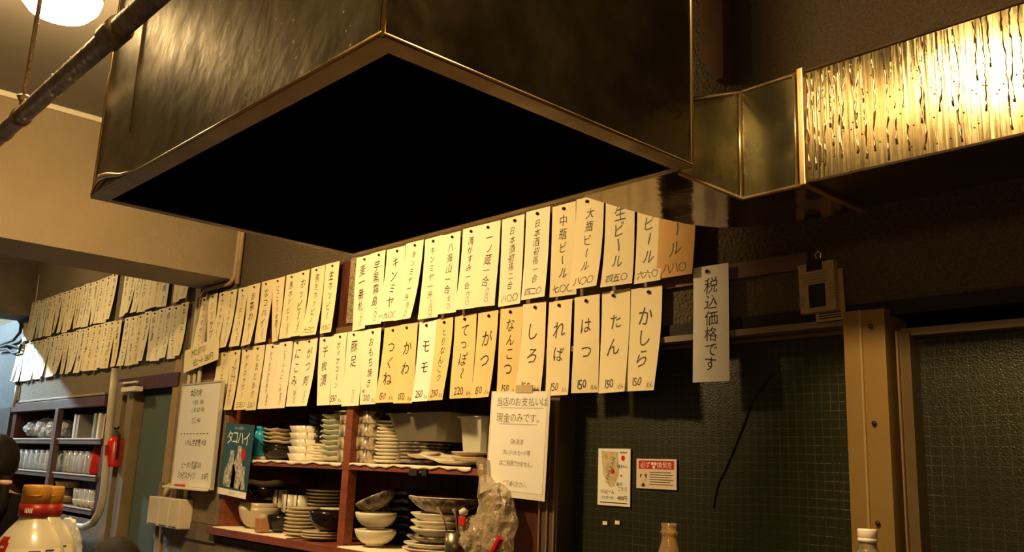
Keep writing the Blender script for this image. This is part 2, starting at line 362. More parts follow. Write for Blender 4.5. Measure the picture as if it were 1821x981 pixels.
# ------------------------------------------------------------------ room shell
ZC = 2.82
b = BM()
box(b, -11.5, 3.2, D, D+0.15, 1.62, ZC)                # above the openings
box(b, -11.5, -8.30, D, D+0.15, 0, 1.62)
box(b, -8.30, -6.12, D, D+0.15, 0, 0.80)
box(b, -6.12, -5.93, D, D+0.15, 0, 0.95)
box(b, -5.03, -4.36, D, D+0.15, 0, 1.62)
box(b, -4.36, -2.10, D, D+0.15, 0, 0.83)
box(b, -2.02, 3.2, D, D+0.15, 0, 0.35)
struct('wall_back', b, concrete)
struct('floor', bx(-11.5, 3.2, -2.6, D+0.6, -0.1, 0), mat('floor_tile', (0.12, 0.09, 0.06), 0.5, var=0.3))
struct('ceiling', bx(-11.5, 3.2, -2.6, D+0.15, ZC, ZC+0.1), ceil_m)
struct('wall_left', bx(-11.65, -11.5, -2.6, D, 0, ZC), bluewall)
struct('wall_right', bx(3.2, 3.35, -2.6, D+0.15, 0, ZC), plaster)
struct('wall_front', bx(-11.5, 3.2, -2.75, -2.6, 0, ZC), mat('front_plaster', (0.14, 0.10, 0.06), 0.8, var=0.2, scale=2))
struct('wall_behind', bx(-8.6, 3.2, D+0.6, D+0.7, 0, ZC), black)
# pale painted facing over the far end of the wall, dark panel below
struct('trim_1', bx(-11.5, -8.32, D-0.012, D, 1.56, ZC-0.5), bluewall)
struct('trim_2', bx(-11.5, -8.32, D-0.03, D, 0, 1.56), mat('dark_panel', (0.05, 0.035, 0.03), 0.6, var=0.3))
# plaster faced pillar strip between door and cupboard
struct('trim_3', bx(-5.02, -4.37, D-0.012, D, 0.885, 1.62), mat('tan_plaster', (0.26, 0.19, 0.11), 0.7, var=0.3, scale=6, bump=0.4))
struct('trim_4', bx(-5.02, -2.12, D-0.008, D, 0.0, 0.80), plaster_d)
struct('trim_5', bx(-5.02, -4.37, D-0.02, D, 0.80, 0.882), plaster_d)
# beams
b = BM(); box(b, -4.88, -4.476, -2.6, D, 2.142, ZC); struct('ceiling_beam_near', b, plaster)['label'] = 'tan plastered ceiling beam running to the wall'
o = struct('trim_6', bx(-4.476, -4.464, -2.6, D, 2.142, 2.187), plaster)
o = struct('trim_7', bx(-4.476, -4.458, -2.6, 1.45, 2.795, 2.82), mat('white_trim', (0.65, 0.60, 0.5), 0.5))
b = BM(); box(b, -8.62, -8.22, -2.6, D, 2.315, ZC); struct('ceiling_beam_far', b, plaster_d)['label'] = 'dark ceiling beam over the far end of the strips'
# facing between beams, above far strips
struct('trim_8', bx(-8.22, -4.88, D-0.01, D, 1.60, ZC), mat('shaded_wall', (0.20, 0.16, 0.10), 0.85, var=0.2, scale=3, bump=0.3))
# rail behind the strips and window head
o = struct('trim_9', bx(-4.85, -1.15, D-0.014, D, 1.742, 1.787, bev=0.002), rail_m)
o = struct('trim_10', bx(-2.02, -1.05, D-0.02, D+0.02, 1.583, 1.600), mat('grey_head_trim', (0.20, 0.16, 0.10), 0.5))
struct('trim_11', bx(-2.02, 3.2, D-0.008, D+0.05, 1.600, 1.635), black)
# concrete patches standing proud behind strips
o = struct('trim_12', bx(at(623, 530, D).x, at(640, 530, D).x, D-0.012, D, 1.80, 2.09), mat('pitted_concrete', (.42, .32, .19), .9, var=.5, scale=60, bump=1, bscale=90))
struct('trim_20', bx(-3.48, -3.22, D-0.006, D, 1.62, 2.085), darkwood)
struct('trim_21', bx(-4.82, -3.48, D-0.006, D, 1.62, 2.06), darkwood)

# windows on the right
def pane(nm, x0, x1, z0, z1): return obj('glass_pane', bx(x0, x1, D+0.05, D+0.06, z0, z1), wglass, nm)
w1 = struct('window_1', box(box(box(BM(), -2.10, -2.02, D-0.02, D+0.08, 0.3, 1.60, ), -2.02, -1.05, D, D+0.08, 0.3, 0.36), -2.02, -1.05, D+0.03, D+0.08, 1.57, 1.60), frame_dk)
pane(w1, -2.02, -1.04, 0.3, 1.585)
for xx in (-2.094, -2.060, -2.030): obj('frame_rib', bx(xx-0.003, xx+0.003, D-0.026, D-0.018, 0.36, 1.43), mat('bronze_edge', (0.42, 0.30, 0.18), 0.3, metal=0.6), w1)
crk = BM(); pts = [at(px, py, D+0.048) for px, py in ((1372,668),(1352,692),(1333,722),(1327,742),(1310,785),(1299,812),(1288,838),(1277,858),(1272,880),(1268,902))]
tube(crk, pts, 0.0022, 6); obj('crack', crk, black, w1)
w2 = struct('window_2', box(box(box(BM(), -0.93, -0.905, D+0.0, D+0.08, 0.3, 1.56), 1.8, 1.9, D, D+0.08, 0.3, 1.6), -0.93, 1.9, D+0.0, D+0.08, 0.3, 0.36), mat('bronze_frame_2', (0.20, 0.14, 0.07), 0.3, metal=0.5))
pane(w2, -0.905, 1.8, 0.3, 1.56)
obj('frame_rib', bx(-0.935, -0.931, D-0.008, D+0.05, 0.36, 1.56), mat('bronze_edge', (0, 0, 0)), w2)
obj('frame_head', bx(-0.93, 1.9, D+0.01, D+0.08, 1.55, 1.568), mat('grey_head_trim', (0, 0, 0)), w2)
# mullion
m1 = struct('trim_13', box(box(BM(), -1.045, -1.003, D-0.045, D+0.08, 0.3, 1.612, bev=0.001), -1.000, -0.945, D-0.040, D+0.08, 0.3, 1.612, bev=0.001), steel_paint)
m1['label'] = 'ochre painted steel post between the two wired windows'
obj('post_bead', bx(-1.004, -0.999, D-0.047, D, 0.3, 1.612), mat('bright_bead', (0.5, 0.38, 0.18), 0.3, metal=0.4), m1)
for py in (580, 752, 930):
    p = at(1548 + (py-580)*0.037, py, D-0.045); bb = BM(); lathe(bb, [(0, 0), (0.006, 0), (0.005, 0.003), (0, 0.004)], 10)
    bmesh.ops.rotate(bb, verts=bb.verts, cent=(0, 0, 0), matrix=Matrix.Rotation(PI/2, 3, 'X')); obj('screw', bb, pin_m, m1, True, loc=p)
# steel angle hanging on the wall top right
o = obj('hanging_steel_angle', prism(BM(), [(-1.455, ZC), (-1.375, ZC), (-1.375, 2.33), (-1.40, 2.325), (-1.425, 2.36), (-1.455, 2.45)], lambda p: (p[0], D-0.05, p[1]), lambda p: (p[0], D, p[1])), mat('rust_paint', (0.22, 0.10, 0.04), 0.6, var=0.3))
tag(o, 'rusty brown steel bracket hanging down the wall above the duct elbow', 'bracket')

# ------------------------------------------------------------------ hood
X0, X1, Y0, Y1, ZH = -2.215, -1.010, 0.656, 1.394, 1.8
hood = thing('exhaust_hood', 'large box shaped greasy steel exhaust hood hanging from the ceiling', 'exhaust hood', ((X0+X1)/2, (Y0+Y1)/2, ZH))
ox, oy = (X0+X1)/2, (Y0+Y1)/2
def hb(*a, bev=0):
    x0, x1, y0, y1, z0, z1 = a
    return bx(x0-ox, x1-ox, y0-oy, y1-oy, z0-ZH, z1-ZH, bev=bev)
zt = ZC
obj('front_panel', hb(X0, X1, Y0, Y0+0.003, ZH+0.004, zt), hood_m, hood)
obj('back_panel', hb(X0, X1, Y1-0.003, Y1, ZH+0.004, zt), hood_m, hood)
obj('side_panel', hb(X0, X0+0.003, Y0+0.003, Y1-0.003, ZH+0.004, zt), hood_m, hood)
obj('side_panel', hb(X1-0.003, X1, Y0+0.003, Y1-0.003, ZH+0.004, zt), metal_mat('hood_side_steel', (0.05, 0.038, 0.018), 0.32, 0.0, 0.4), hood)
fl = 0.036
b = BM()
def fb(x0, x1, y0, y1, z0, z1): box(b, x0-ox, x1-ox, y0-oy, y1-oy, z0-ZH, z1-ZH)
fb(X0-0.002, X1+0.002, Y0-0.002, Y0+fl, ZH, ZH+0.004); fb(X0-0.002, X1+0.002, Y1-fl*0.5, Y1+0.002, ZH, ZH+0.004)
fb(X0-0.002, X0+fl*0.7, Y0+fl, Y1-fl*0.5, ZH, ZH+0.004); fb(X1-fl, X1+0.002, Y0+fl, Y1-fl*0.5, ZH, ZH+0.004)
obj('rim_flange', b, hood_rim, hood)
bead = mat('bright_seam', (0.60, 0.45, 0.22), 0.28, metal=0.9)
def seam(nm, pts, r, par, m=bead, rs=None): return obj(nm, tube(BM(), [V(p)-V((ox, oy, ZH)) for p in pts], r, 8, rs=rs), m, par, True)
for (x, y) in ((X0, Y0), (X1, Y0), (X1, Y1), (X0, Y1)): seam('corner_seam', [(x, y, ZH), (x, y, zt)], 0.0035, hood)
seam('corner_seam', [(X1-0.009, Y0-0.001, ZH+0.004), (X1-0.009, Y0-0.001, zt)], 0.002, hood)
seam('rim_bead', [(X0, Y0-0.002, ZH+0.006), (X1, Y0-0.002, ZH+0.006)], 0.003, hood, hood_rim)
seam('rim_bead', [(X1+0.002, Y0, ZH+0.005), (X1+0.002, Y1, ZH+0.005)], 0.0025, hood, hood_rim)
pts = [(X0+0.0, Y0-0.004, ZH+0.006), (X0+0.03, Y0-0.007, ZH+0.026), (X0+0.07, Y0-0.009, ZH+0.036), (X0+0.12, Y0-0.008, ZH+0.030), (X0+0.19, Y0-0.005, ZH+0.016), (X0+0.28, Y0-0.003, ZH+0.007)]
seam('bent_lip', pts, 0.006, hood, bead, rs=[0.002, 0.004, 0.008, 0.007, 0.004, 0.002])
for x in (-1.62,): seam('panel_seam', [(-2.02, Y0-0.0005, ZH+0.12), (-2.02, Y0-0.0005, zt)], 0.0012, hood, hood_rim)
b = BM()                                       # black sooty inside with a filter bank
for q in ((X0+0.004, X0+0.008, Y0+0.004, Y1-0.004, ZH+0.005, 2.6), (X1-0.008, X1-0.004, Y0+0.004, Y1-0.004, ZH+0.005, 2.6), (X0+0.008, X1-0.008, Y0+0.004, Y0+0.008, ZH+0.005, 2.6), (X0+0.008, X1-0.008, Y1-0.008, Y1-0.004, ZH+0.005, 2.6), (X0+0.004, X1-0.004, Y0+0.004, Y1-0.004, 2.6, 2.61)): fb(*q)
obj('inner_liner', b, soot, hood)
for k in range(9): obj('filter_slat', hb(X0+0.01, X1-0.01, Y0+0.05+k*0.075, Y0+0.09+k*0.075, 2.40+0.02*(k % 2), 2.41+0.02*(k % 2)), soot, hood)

# ------------------------------------------------------------------ duct
DT = 2.045
duct = thing('exhaust_duct', 'grease streaked rectangular steel duct running right from the hood along the wall', 'duct', (0, 0, 0))
b = BM()                                       # elbow: leaves the back of the hood, turns to +x; curved outer side
xi, yi = -1.047, 1.626
outer = [(-1.303, 1.396), (-1.297, 1.50), (-1.285, 1.62), (-1.262, 1.72), (-1.225, 1.79), (-1.165, 1.835), (-1.08, 1.862), (-0.985, 1.868), (-0.898, 1.868)]
inner = [(-1.047, 1.396), (-1.047, 1.47), (-1.047, 1.54), (xi, yi), (-1.02, 1.626), (-0.99, 1.626), (-0.96, 1.626), (-0.93, 1.626), (-0.898, 1.626)]
topz = [1.95, 1.98, 2.005, DT, DT, DT, DT, DT, DT]
vb_o = [b.verts.new((x, y, ZH)) for x, y in outer]; vb_i = [b.verts.new((x, y, ZH)) for x, y in inner]
vt_o = [b.verts.new((x, y, z)) for (x, y), z in zip(outer, topz)]; vt_i = [b.verts.new((x, y, z)) for (x, y), z in zip(inner, topz)]
n = len(outer)
und = []
for i in range(n-1):
    f = b.faces.new((vb_o[i], vb_o[i+1], vb_i[i+1], vb_i[i])); f.material_index = 1
    b.faces.new((vt_o[i], vt_i[i], vt_i[i+1], vt_o[i+1])); b.faces.new((vb_i[i], vb_i[i+1], vt_i[i+1], vt_i[i])); b.faces.new((vb_o[i], vt_o[i], vt_o[i+1], vb_o[i+1]))
obj('duct_elbow', b, [metal_mat('elbow_steel', (0.17, 0.15, 0.08), 0.24, 0.0, 0.7, rv=.05), duct_under], duct)
def quad(name, P, m, par):
    return obj(name, ([tuple(p) for p in P], [], [tuple(range(len(P)))]), m, par)
b = bx(-0.898, 3.0, 1.626, 1.868, ZH+0.003, DT+0.002)
d2 = obj('duct_run', b, duct_m, duct)
def dseam(nm, pts, r, m=bead): return obj(nm, tube(BM(), pts, r, 8), m, duct, True)
dseam('duct_seam', [(xi, yi-0.002, ZH), (xi, yi-0.002, DT)], 0.005)
dseam('duct_seam', [(-1.045, 1.40, ZH-0.002), (xi, yi, ZH-0.002), (-0.898, 1.624, ZH-0.002)], 0.005, hood_rim)
dseam('duct_seam', [(-1.045, 1.40, 1.952), (xi, yi, DT), (-0.898, 1.624, DT)], 0.004, hood_rim)
dseam('duct_seam', [(-0.912, 1.622, ZH), (-0.912, 1.622, DT)], 0.0035)
for xx in (-0.896, ): obj('joint_flange', bx(xx-0.006, xx+0.008, 1.612, 1.876, ZH-0.006, DT+0.006, bev=0.002), bead, duct)
dseam('duct_seam', [(-0.89, 1.624, ZH+0.002), (3.0, 1.624, ZH+0.002)], 0.003, hood_rim)
dseam('duct_seam', [(-0.89, 1.624, DT), (3.0, 1.624, DT)], 0.003, hood_rim)
# grease runs on the duct face
b = BM(); R = random.Random(11)
xs = [-0.885+0.012*i+R.uniform(-.004, .004) for i in range(11)] + [-0.745, -0.722, -0.705, -0.69, -0.655, -0.648, -0.618, -0.602, -0.59, -0.552, -0.541, -0.528, -0.505, -0.49, -0.478, -0.46, -0.43, -0.40, -0.36, -0.31]
for i, x in enumerate(xs):
    z = DT-R.uniform(0, 0.01); zend = ZH+0.01+(R.random()**3)*0.14 if i > 3 else ZH+0.02; x += R.uniform(-.003, .003)
    pts = []; rs = []; xx = x; 
    while z > zend:
        pts.append((xx, 1.6255, z)); rs.append(R.uniform(0.0007, 0.0022)); z -= R.uniform(0.006, 0.014); xx += R.gauss(0, 0.0011)
    if len(pts) > 2: rs[-1] = 0.0022; tube(b, pts, 0, 6, rs=rs)
for i in range(60):
    lathe(b, [(0, -.002), (.0022, 0), (0, .002)], 6, c=(R.uniform(-0.88, -0.45), 1.6255, R.uniform(ZH+.02, DT-.02)))
o = obj('grease_runs', b, mat('dark_amber_grease', (0.16, 0.11, 0.045), 0.10, metal=0.7, coat=1.0), duct, True); o['kind'] = 'stuff'

# ------------------------------------------------------------------ lamps
def emis(name, col, s): return mat(name, (1, 1, 1), 0.5, emit=col, estr=s)
lp = atz(108, -4, 2.64)
lamp = thing('ceiling_lamp', 'glowing round warm ceiling lamp left of the hood', 'lamp', lp)
obj('glowing_bowl', lathe(BM(), [(0, -0.075), (0.05, -0.07), (0.09, -0.052), (0.117, -0.02), (0.122, 0.0), (0.122, 0.015)], 32), emis('lamp_glow', (1.0, 0.66, 0.28), LAMP_LEFT), lamp, True)
obj('lamp_housing', lathe(BM(), [(0.125, 0.012), (0.128, 0.02), (0.10, 0.04), (0.03, 0.05), (0.012, 0.06), (0.012, ZC-lp.z)], 32), white_pl, lamp, True)
lamp2 = thing('ceiling_lamp', 'warm ceiling lamp right of the hood just above the frame, mirrored in the duct', 'lamp', (-0.79, 0.58, 2.40))
obj('glowing_bowl', lathe(BM(), [(0, -0.075), (0.05, -0.07), (0.09, -0.052), (0.117, -0.02), (0.122, 0.0), (0.122, 0.015)], 32), emis('lamp_glow_right', (1.0, 0.66, 0.28), LAMP_RIGHT), lamp2, True)
obj('lamp_housing', lathe(BM(), [(0.125, 0.012), (0.128, 0.02), (0.10, 0.04), (0.03, 0.05), (0.012, 0.06), (0.012, ZC-2.40)], 32), white_pl, lamp2, True)
lamp3 = thing('ceiling_lamp', 'warm ceiling lamp between the two beams, hidden behind the near beam', 'lamp', (-6.4, 0.75, 2.72))
obj('glowing_bowl', lathe(BM(), [(0, -0.075), (0.05, -0.07), (0.09, -0.052), (0.117, -0.02), (0.122, 0.0), (0.122, 0.015)], 24), emis('lamp_glow_far', (1.0, 0.66, 0.28), LAMP_FAR), lamp3, True)
obj('lamp_housing', lathe(BM(), [(0.125, 0.012), (0.128, 0.02), (0.10, 0.04), (0.03, 0.05), (0.012, 0.06), (0.012, ZC-2.72)], 24), white_pl, lamp3, True)
cool = thing('fluorescent_fitting', 'cool white fluorescent ceiling fitting in the far left room', 'lamp', (-9.7, 1.0, ZC-0.06))
obj('tube_lamp', tube(BM(), [(0, -0.35, 0), (0, 0.35, 0)], 0.02, 10), emis('cool_glow', (0.62, 0.85, 1.0), LAMP_COOL), cool, True)
obj('lamp_housing', bx(-0.05, 0.05, -0.4, 0.4, 0.03, 0.06), white_pl, cool)
back_fill = thing('fill_panel', 'warm fill light panel added out of view behind the viewer', 'lamp', (0.9, -2.52, 1.90))  # unseen fill, added to brighten the strips and sign below the duct
obj('glowing_panel', bx(-0.4, 0.4, 0.0, 0.012, -0.15, 0.15), emis('back_fill_glow', (1.0, 0.64, 0.28), FILL_BACK), back_fill)

obj('fill_panel_frame', bx(-0.42, 0.42, -0.075, 0.0, -0.17, 0.17, bev=0.004), white_pl, back_fill)
# ------------------------------------------------------------------ pipe crossing in front of the hood
pa = at(40, 205, 0.57); zp = pa.z
pipe = thing('overhead_pipe', 'greasy iron pipe crossing in front of the left end of the hood', 'pipe', (0, 0.57, zp))
obj('pipe_body', tube(BM(), [(-4.46, 0, 0), (1.5, 0, 0)], 0.0235, 16), rust, pipe, True)
for px, py, r, l in ((203, 62, 0.030, 0.045), (8, 228, 0.026, 0.02)):
    x = at(px, py, 0.57).x
    obj('coupling', tube(BM(), [(x-l, 0, 0), (x-l*.8, 0, 0), (x+l*.8, 0, 0), (x+l, 0, 0)], r, 16, rs=[r*.85, r, r, r*.85]), rust, pipe, True)
R = random.Random(3)
for px, py in ((128, 122), (92, 172), (44, 214)):
    x = at(px, py, 0.57).x; b = BM()
    tube(b, [(x-0.012, 0, 0), (x, 0.001, 0.001), (x+0.010, 0, 0)], 0.0235, 12, rs=[.022, .0245, .022]); tube(b, [(x, -0.004, 0.022), (x+.006, -.006, .034)], .004, 6)
    tube(b, [(x+.004, -0.004, -0.022), (x+.03, -.006, -.028)], .0035, 6); obj('tape_wrap', b, wtape, pipe, True)
hx = at(40, 190, 0.57).x
hang = thing('pipe_hanger', 'iron hanger rod with clamp holding the overhead pipe', 'hanger', (hx, 0.57, zp))
obj('rod', tube(BM(), [(0, 0, 0.05), (0, 0, ZC-zp)], 0.0065, 10), rust, hang, True)
obj('clamp', tube(BM(), [(-0.012, 0, 0), (0.012, 0, 0)], 0.027, 14), rust, hang, True)
obj('nut', tube(BM(), [(0, 0, 0.045), (0, 0, 0.058), (0, 0, 0.064)], 0.016, 8, rs=[.013, .02, .012]), rust, hang)
obj('swivel', tube(BM(), [(0, 0, 0.022), (0, 0, 0.046)], 0.010, 8), rust, hang)

# ------------------------------------------------------------------ conduits by the beam
pr = thing('twin_conduit', 'pair of tan conduits coming down the beam and turning along the wall', 'conduit', (0, 0, 0))
for k, (dx, dz) in enumerate(((0, 0), (0.035, -0.03))):
    x1 = -4.445+dx
    pts = [(x1, D-0.02, ZC), (x1, D-0.02, 2.16+dz), (x1-0.04, D-0.02, 2.125+dz), (-4.80-dx, D-0.02, 2.125+dz), (-4.83-dx, D-0.02, 2.09), (-4.83-dx, D-0.02, 1.60-k*0.1)] if k == 0 else [(x1, D-0.02, ZC), (x1, D-0.02, 2.11)]
    obj('conduit_tube', tube(BM(), pts, 0.013, 10), pipe_tan, pr, True)
pr2 = thing('switch_conduit', 'cream conduits running down behind the whiteboard to the switch box', 'conduit', (0, 0, 0))
for x in (-4.86, -4.73): obj('conduit_tube', tube(BM(), [(x, D-0.028, 2.09), (x, D-0.028, 0.985)], 0.012, 10), pipe_w, pr2, True)
obj('conduit_tube', tube(BM(), [(-4.80, D-0.024, 1.72), (-4.80, D-0.024, 1.5)], 0.009, 10), pipe_w, pr2, True)
# ------------------------------------------------------------------ near strips
seed = 100
def near_row(rows, zt, zb, rowname):
    global seed
    for i, (a, c, pm, txt, price, op) in enumerate(rows):
        seed += 1
        grp = 'menu strips in the %s near row' % rowname
        lab = '%s paper menu strip, %s from the left in the %s near row' % (PCOL[pm], ORD[i], rowname)
        yy = D-0.020 if rowname == 'lower' else D-0.026
        yy -= 0.004*(i % 2)
        if pm == 4: yy = D-0.040
        top = zt + rnd.uniform(-0.004, 0.004); bot = zb + rnd.uniform(-0.006, 0.006)
        if pm == 3: bot -= 0.004
        o, mp, W, H = strip(a, c, top, bot, yy, pap[pm], seed, lean=op.get('lean', 0), pinch=op.get('pinch', 0), label=lab, group=grp)
        I = Ink(1.0, seed)
        hp = op.get('hp'); nn = op.get('n')
        foot = (0.068 if nn else 0.055) if (hp or nn) else (0.02 if not price else 0.075)
        avail = H - 0.035 - foot - op.get('low', 0)*1.0 - (0.02 if nn and len(txt) <= 3 else 0)
        if op.get('two'):
            I.vert('グレープ', W*0.12, -0.045, 0.034, 0.85, 0.9); I.vert('フルーツサワー', -W*0.12, -0.085, 0.034, 0.85, 0.9)
        else:
            nch = len(txt); sz = min(avail/nch, W*(0.58 if nn else 0.62), 0.062 if nn else 0.056)
            pitch = min(1.35, avail/(nch*sz)) if nn else min(1.15, avail/(nch*sz))
            start = -0.035 - (0.02 if nn and nch <= 3 else 0) - op.get('low', 0)
            I.vert(txt, 0, start, sz*(0.95), pitch/0.95, 0.92)
        if nn:
            I.horiz(price[:-2], -W*0.10, -H+0.028, 0.040, 0.85, gap=0.05); I.horiz('えん', W*0.34, -H+0.018, 0.018, 0.85, gap=0.03)
            if op.get('one'): I.horiz('1個', -W*0.3, -H+0.055, 0.015)
        elif hp and price: I.horiz(price, 0, -H+0.026, min(0.030, W*0.28), 1.0, gap=0.04)
        elif price: I.vert(price, W*0.12, -H+0.072, 0.020, 0.95)
        I.build('lettering', ink, o, mp)
near_row(UP, 2.083, 1.763, 'upper')
near_row(LO, 1.757, 1.441, 'lower')
# ------------------------------------------------------------------ far strips
def far_row(spans, zt, zb, rowname):
    global seed
    i = 0
    for (xa, xb, n) in spans:
        for k in range(n):
            W = (xb-xa)/n; X = xa+W*(k+0.5); seed += 1
            R = random.Random(seed)
            grp = 'menu strips in the %s far row' % rowname
            lab = 'small cream menu strip, %s from the left in the %s far row' % (ORD[i], rowname)
            o, mp, W2, H = strip(0, 0, zt+R.uniform(-.006, .006), zb+R.uniform(-.008, .008), D-0.026, pap[R.choice((0, 1, 1))], seed, label=lab, group=grp, X=X, W=W*0.97, amp=1.1)
            I = Ink(1.0, seed); t = FARTXT[(i*7+(3 if rowname == 'lower' else 0)) % len(FARTXT)]
            sz = min(0.052, 0.21/len(t)); I.vert(t, 0, -0.03, sz, 1.0, 0.9); I.vert(R.choice(('三五〇', '四〇〇', '四五〇', '五〇〇')), 0.01, -H+0.07, 0.019)
            I.build('lettering', ink, o, mp); i += 1
far_row([(-8.19, -6.21, 17), (-6.08, -5.30, 7), (-5.23, -4.99, 2)], 2.416, 2.088, 'upper')
far_row([(-8.42, -6.02, 21), (-5.97, -4.985, 9)], 2.080, 1.762, 'lower')

# ------------------------------------------------------------------ tax sign
o, mp, W, H = strip(0, 0, 1.787, 1.458, D-0.03, pap[3], 900, name='tax_sign', X=-1.437, W=0.117, label='white paper strip with bold brush writing hanging alone in front of the window', group=None, amp=0.3)
o['category'] = 'sign'
I = Ink(0.8, 5); I.vert('税込価格', 0.0, -0.035, 0.046, 1.0); I.vert('です', 0.0, -0.222, 0.042, 0.9); I.build('lettering', ink, o, mp)
# ------------------------------------------------------------------ flat signs helper
def flat(name, label, cat, pxa, pya, pxb, pyb, y, m, th=0.002, roty=0.0, group=None):
    a = at(pxa, pya, y); c = at(pxb, pyb, y); W = abs(c.x-a.x); H = abs(a.z-c.z)
    o = obj(name, bx(-W/2, W/2, -th, 0, -H, 0, bev=0), m, loc=((a.x+c.x)/2, y, a.z)); o.rotation_euler = (0, roty, 0)
    tag(o, label, cat, group); return o, W, H
fm = lambda th: (lambda u, v, off=0: (u, -th-off, v))
# cocktail card hung on the conduits
o, W, H = flat('cocktail_card', 'tilted cream card with handwritten drink name hanging above the whiteboard', 'sign', 330, 616, 385, 648, D-0.055, pap[0], roty=-0.12)
I = Ink(1, 8); I.horiz('MOJITO', -0.03, -H*0.28, 0.050, 0.95); I.horiz('モヒート 580円', 0.03, -H*0.74, 0.046, 0.9); I.build('lettering', ink, o, fm(0.002))
# whiteboard
wb, W, H = flat('whiteboard', 'narrow whiteboard with handwritten specials on the tan pillar', 'whiteboard', 329, 686, 378, 868, D-0.045, mat('whiteboard_white', (0.80, 0.78, 0.70), 0.25), th=0.01, roty=0.0)
obj('board_frame', box(box(box(box(BM(), -W/2-.008, -W/2, -0.014, 0.004, -H-.008, .008), W/2, W/2+.008, -0.014, 0.004, -H-.008, .008), -W/2, W/2, -0.014, 0.004, 0, .008), -W/2, W/2, -.014, .004, -H-.008, -H), mat('board_frame_metal', (0.55, 0.5, 0.4), 0.4, metal=0.3), wb)
obj('pen_tray', bx(-W/2-0.03, W/2-0.02, -0.05, -0.008, -H-0.016, -H-0.004, bev=0.003), white_pl, wb)
mk = tube(BM(), [(-0.10, -0.03, -H+0.004), (0.02, -0.03, -H+0.004)], 0.007, 8)
I = Ink(1.2, 9)
for t, u, v, s in (('本日の魚', -W*.12, -.045, .046), ('いわし 480', -.02, -.095, .034), ('しめさば 450', -.01, -.135, .034), ('たこ 480', -.02, -.19, .034), ('いわし生姜煮 450', 0.0, -.305, .040), ('ピータン豆腐 150', -.02, -.42, .040), ('ミックスナッツ', -W*.14, -.475, .044), ('150円', W*.33, -.475, .040)): I.horiz(t, u, v, s, 0.85)
for k in range(9): I.rect(-W*.42+k*.04, -W*.42+k*.04+.022, -.262, -.258)
I.build('lettering', ink, wb, fm(0.010))
tag(obj('marker_pen', tube(BM(), [(0, 0, 0), (0.12, 0, 0)], 0.006, 8), red_pl, loc=(wb.location.x-0.15, D-0.075, wb.location.z-H+0.003)), 'red marker pen lying on the whiteboard tray', 'pen')
# switch box
sb = thing('switch_box', 'cream wall mounted triple switch box below the whiteboard', 'switch box', (-4.86, D-0.012, 0.92))
for k, (xa, xb) in enumerate(((-0.21, -0.06), (-0.058, 0.07), (0.072, 0.20))):
    c = obj('box_cover', bx(xa, xb, -0.075, 0, -0.075, 0.075, bev=0.006), mat('switch_cream', (0.66, 0.58, 0.42), 0.4, var=.1), sb)
    obj('cover_groove', bx(xa+.02, xb-.02, -0.0765, -0.074, -0.068, -0.064), pin_m, c)
obj('conduit_stub', tube(BM(), [(-0.10, -0.03, 0.07), (-0.10, -0.03, 0.11), (-0.07, -0.025, 0.14)], 0.013, 8), pipe_w, sb, True)
# blue drink poster
po, W, H = flat('drink_poster', 'blue poster with tall glass illustration leaning by the plate cupboard', 'poster', 403, 754, 441, 885, D-0.03, mat('poster_blue', (0.025, 0.095, 0.13), 0.45, var=.2, scale=5), roty=0.05)
I = Ink(0, 1); I.rect(-W/2, W/2, -H, -H+.03); I.build('foot_band', paper_w, po, fm(.0021), .0006)
I = Ink(0, 2); I.horiz('タコハイ', 0, -.068, .075, .92); I.horiz('プレーンサワー', 0, -.022, .017); 
I.build('lettering', mat('poster_white_print', (.85, .83, .75), .6), po, fm(.002))
I = Ink(0, 3)
for (u, wd, top) in ((-0.045, .12, -.13), (.03, .11, -.105), (.098, .06, -.20)):
    I.poly([(u-wd*.18, top), (u+wd*.18, top), (u+wd*.2, top-.05), (u+wd*.5, top-.10), (u+wd*.5, -H+.04), (u-wd*.5, -H+.04), (u-wd*.5, top-.10), (u-wd*.2, top-.05)])
I.build('bottle_print', mat('poster_cream_print', (.72, .68, .55), .6, var=.5, scale=60, col2=(.2, .22, .2)), po, fm(.002), .0006)
I = Ink(.3, 4); I.horiz('440円', -.09, -H+.045, .026, .9); I.horiz('のみごたえ', 0, -H+.014, .012); I.vert('焼酎ソー', -.025, -.22, .026); I.vert('サワー', .02, -.24, .026); I.build('small_lettering', ink, po, fm(.0026))
I = Ink(0, 5); I.disc(.075, -.145, .022, .03); I.build('red_mark', red_pl, po, fm(.0022))

# notice in laminate pocket
no, W, H = flat('laminated_notice', 'laminated white payment notice hanging right of the plate cupboard', 'notice', 875, 698, 974, 889, D-0.05, mat('laminate', (.80, .76, .66), .12), th=.0015, roty=0.035)
pgI = Ink(0, 1); pgI.rect(-W/2+.008, W/2-.012, -H+.02, -.004); pgI.build('printed_page', paper_w, no, fm(.0015), .0008)
I = Ink(0, 6)
I.horiz('当店のお支払いは', .012, -.035, .032); I.rect(-.09, .115, -.056, -.0545); I.horiz('現金のみです。', -.005, -.088, .033); I.rect(-.09, .09, -.109, -.1075)
for t, v in (('QR決済', -.165), ('クレジットカード等', -.200), ('はご利用できません。', -.235), ('ご了承ください。', -.300)): I.horiz(t, 0.0, v, .020, .9)
I.build('lettering', pencil, no, fm(.0021))
obj('tape', bx(-.02, .06, -.004, -.001, -.006, .02), mat('tan_tape', (.55, .42, .22), .5), no)
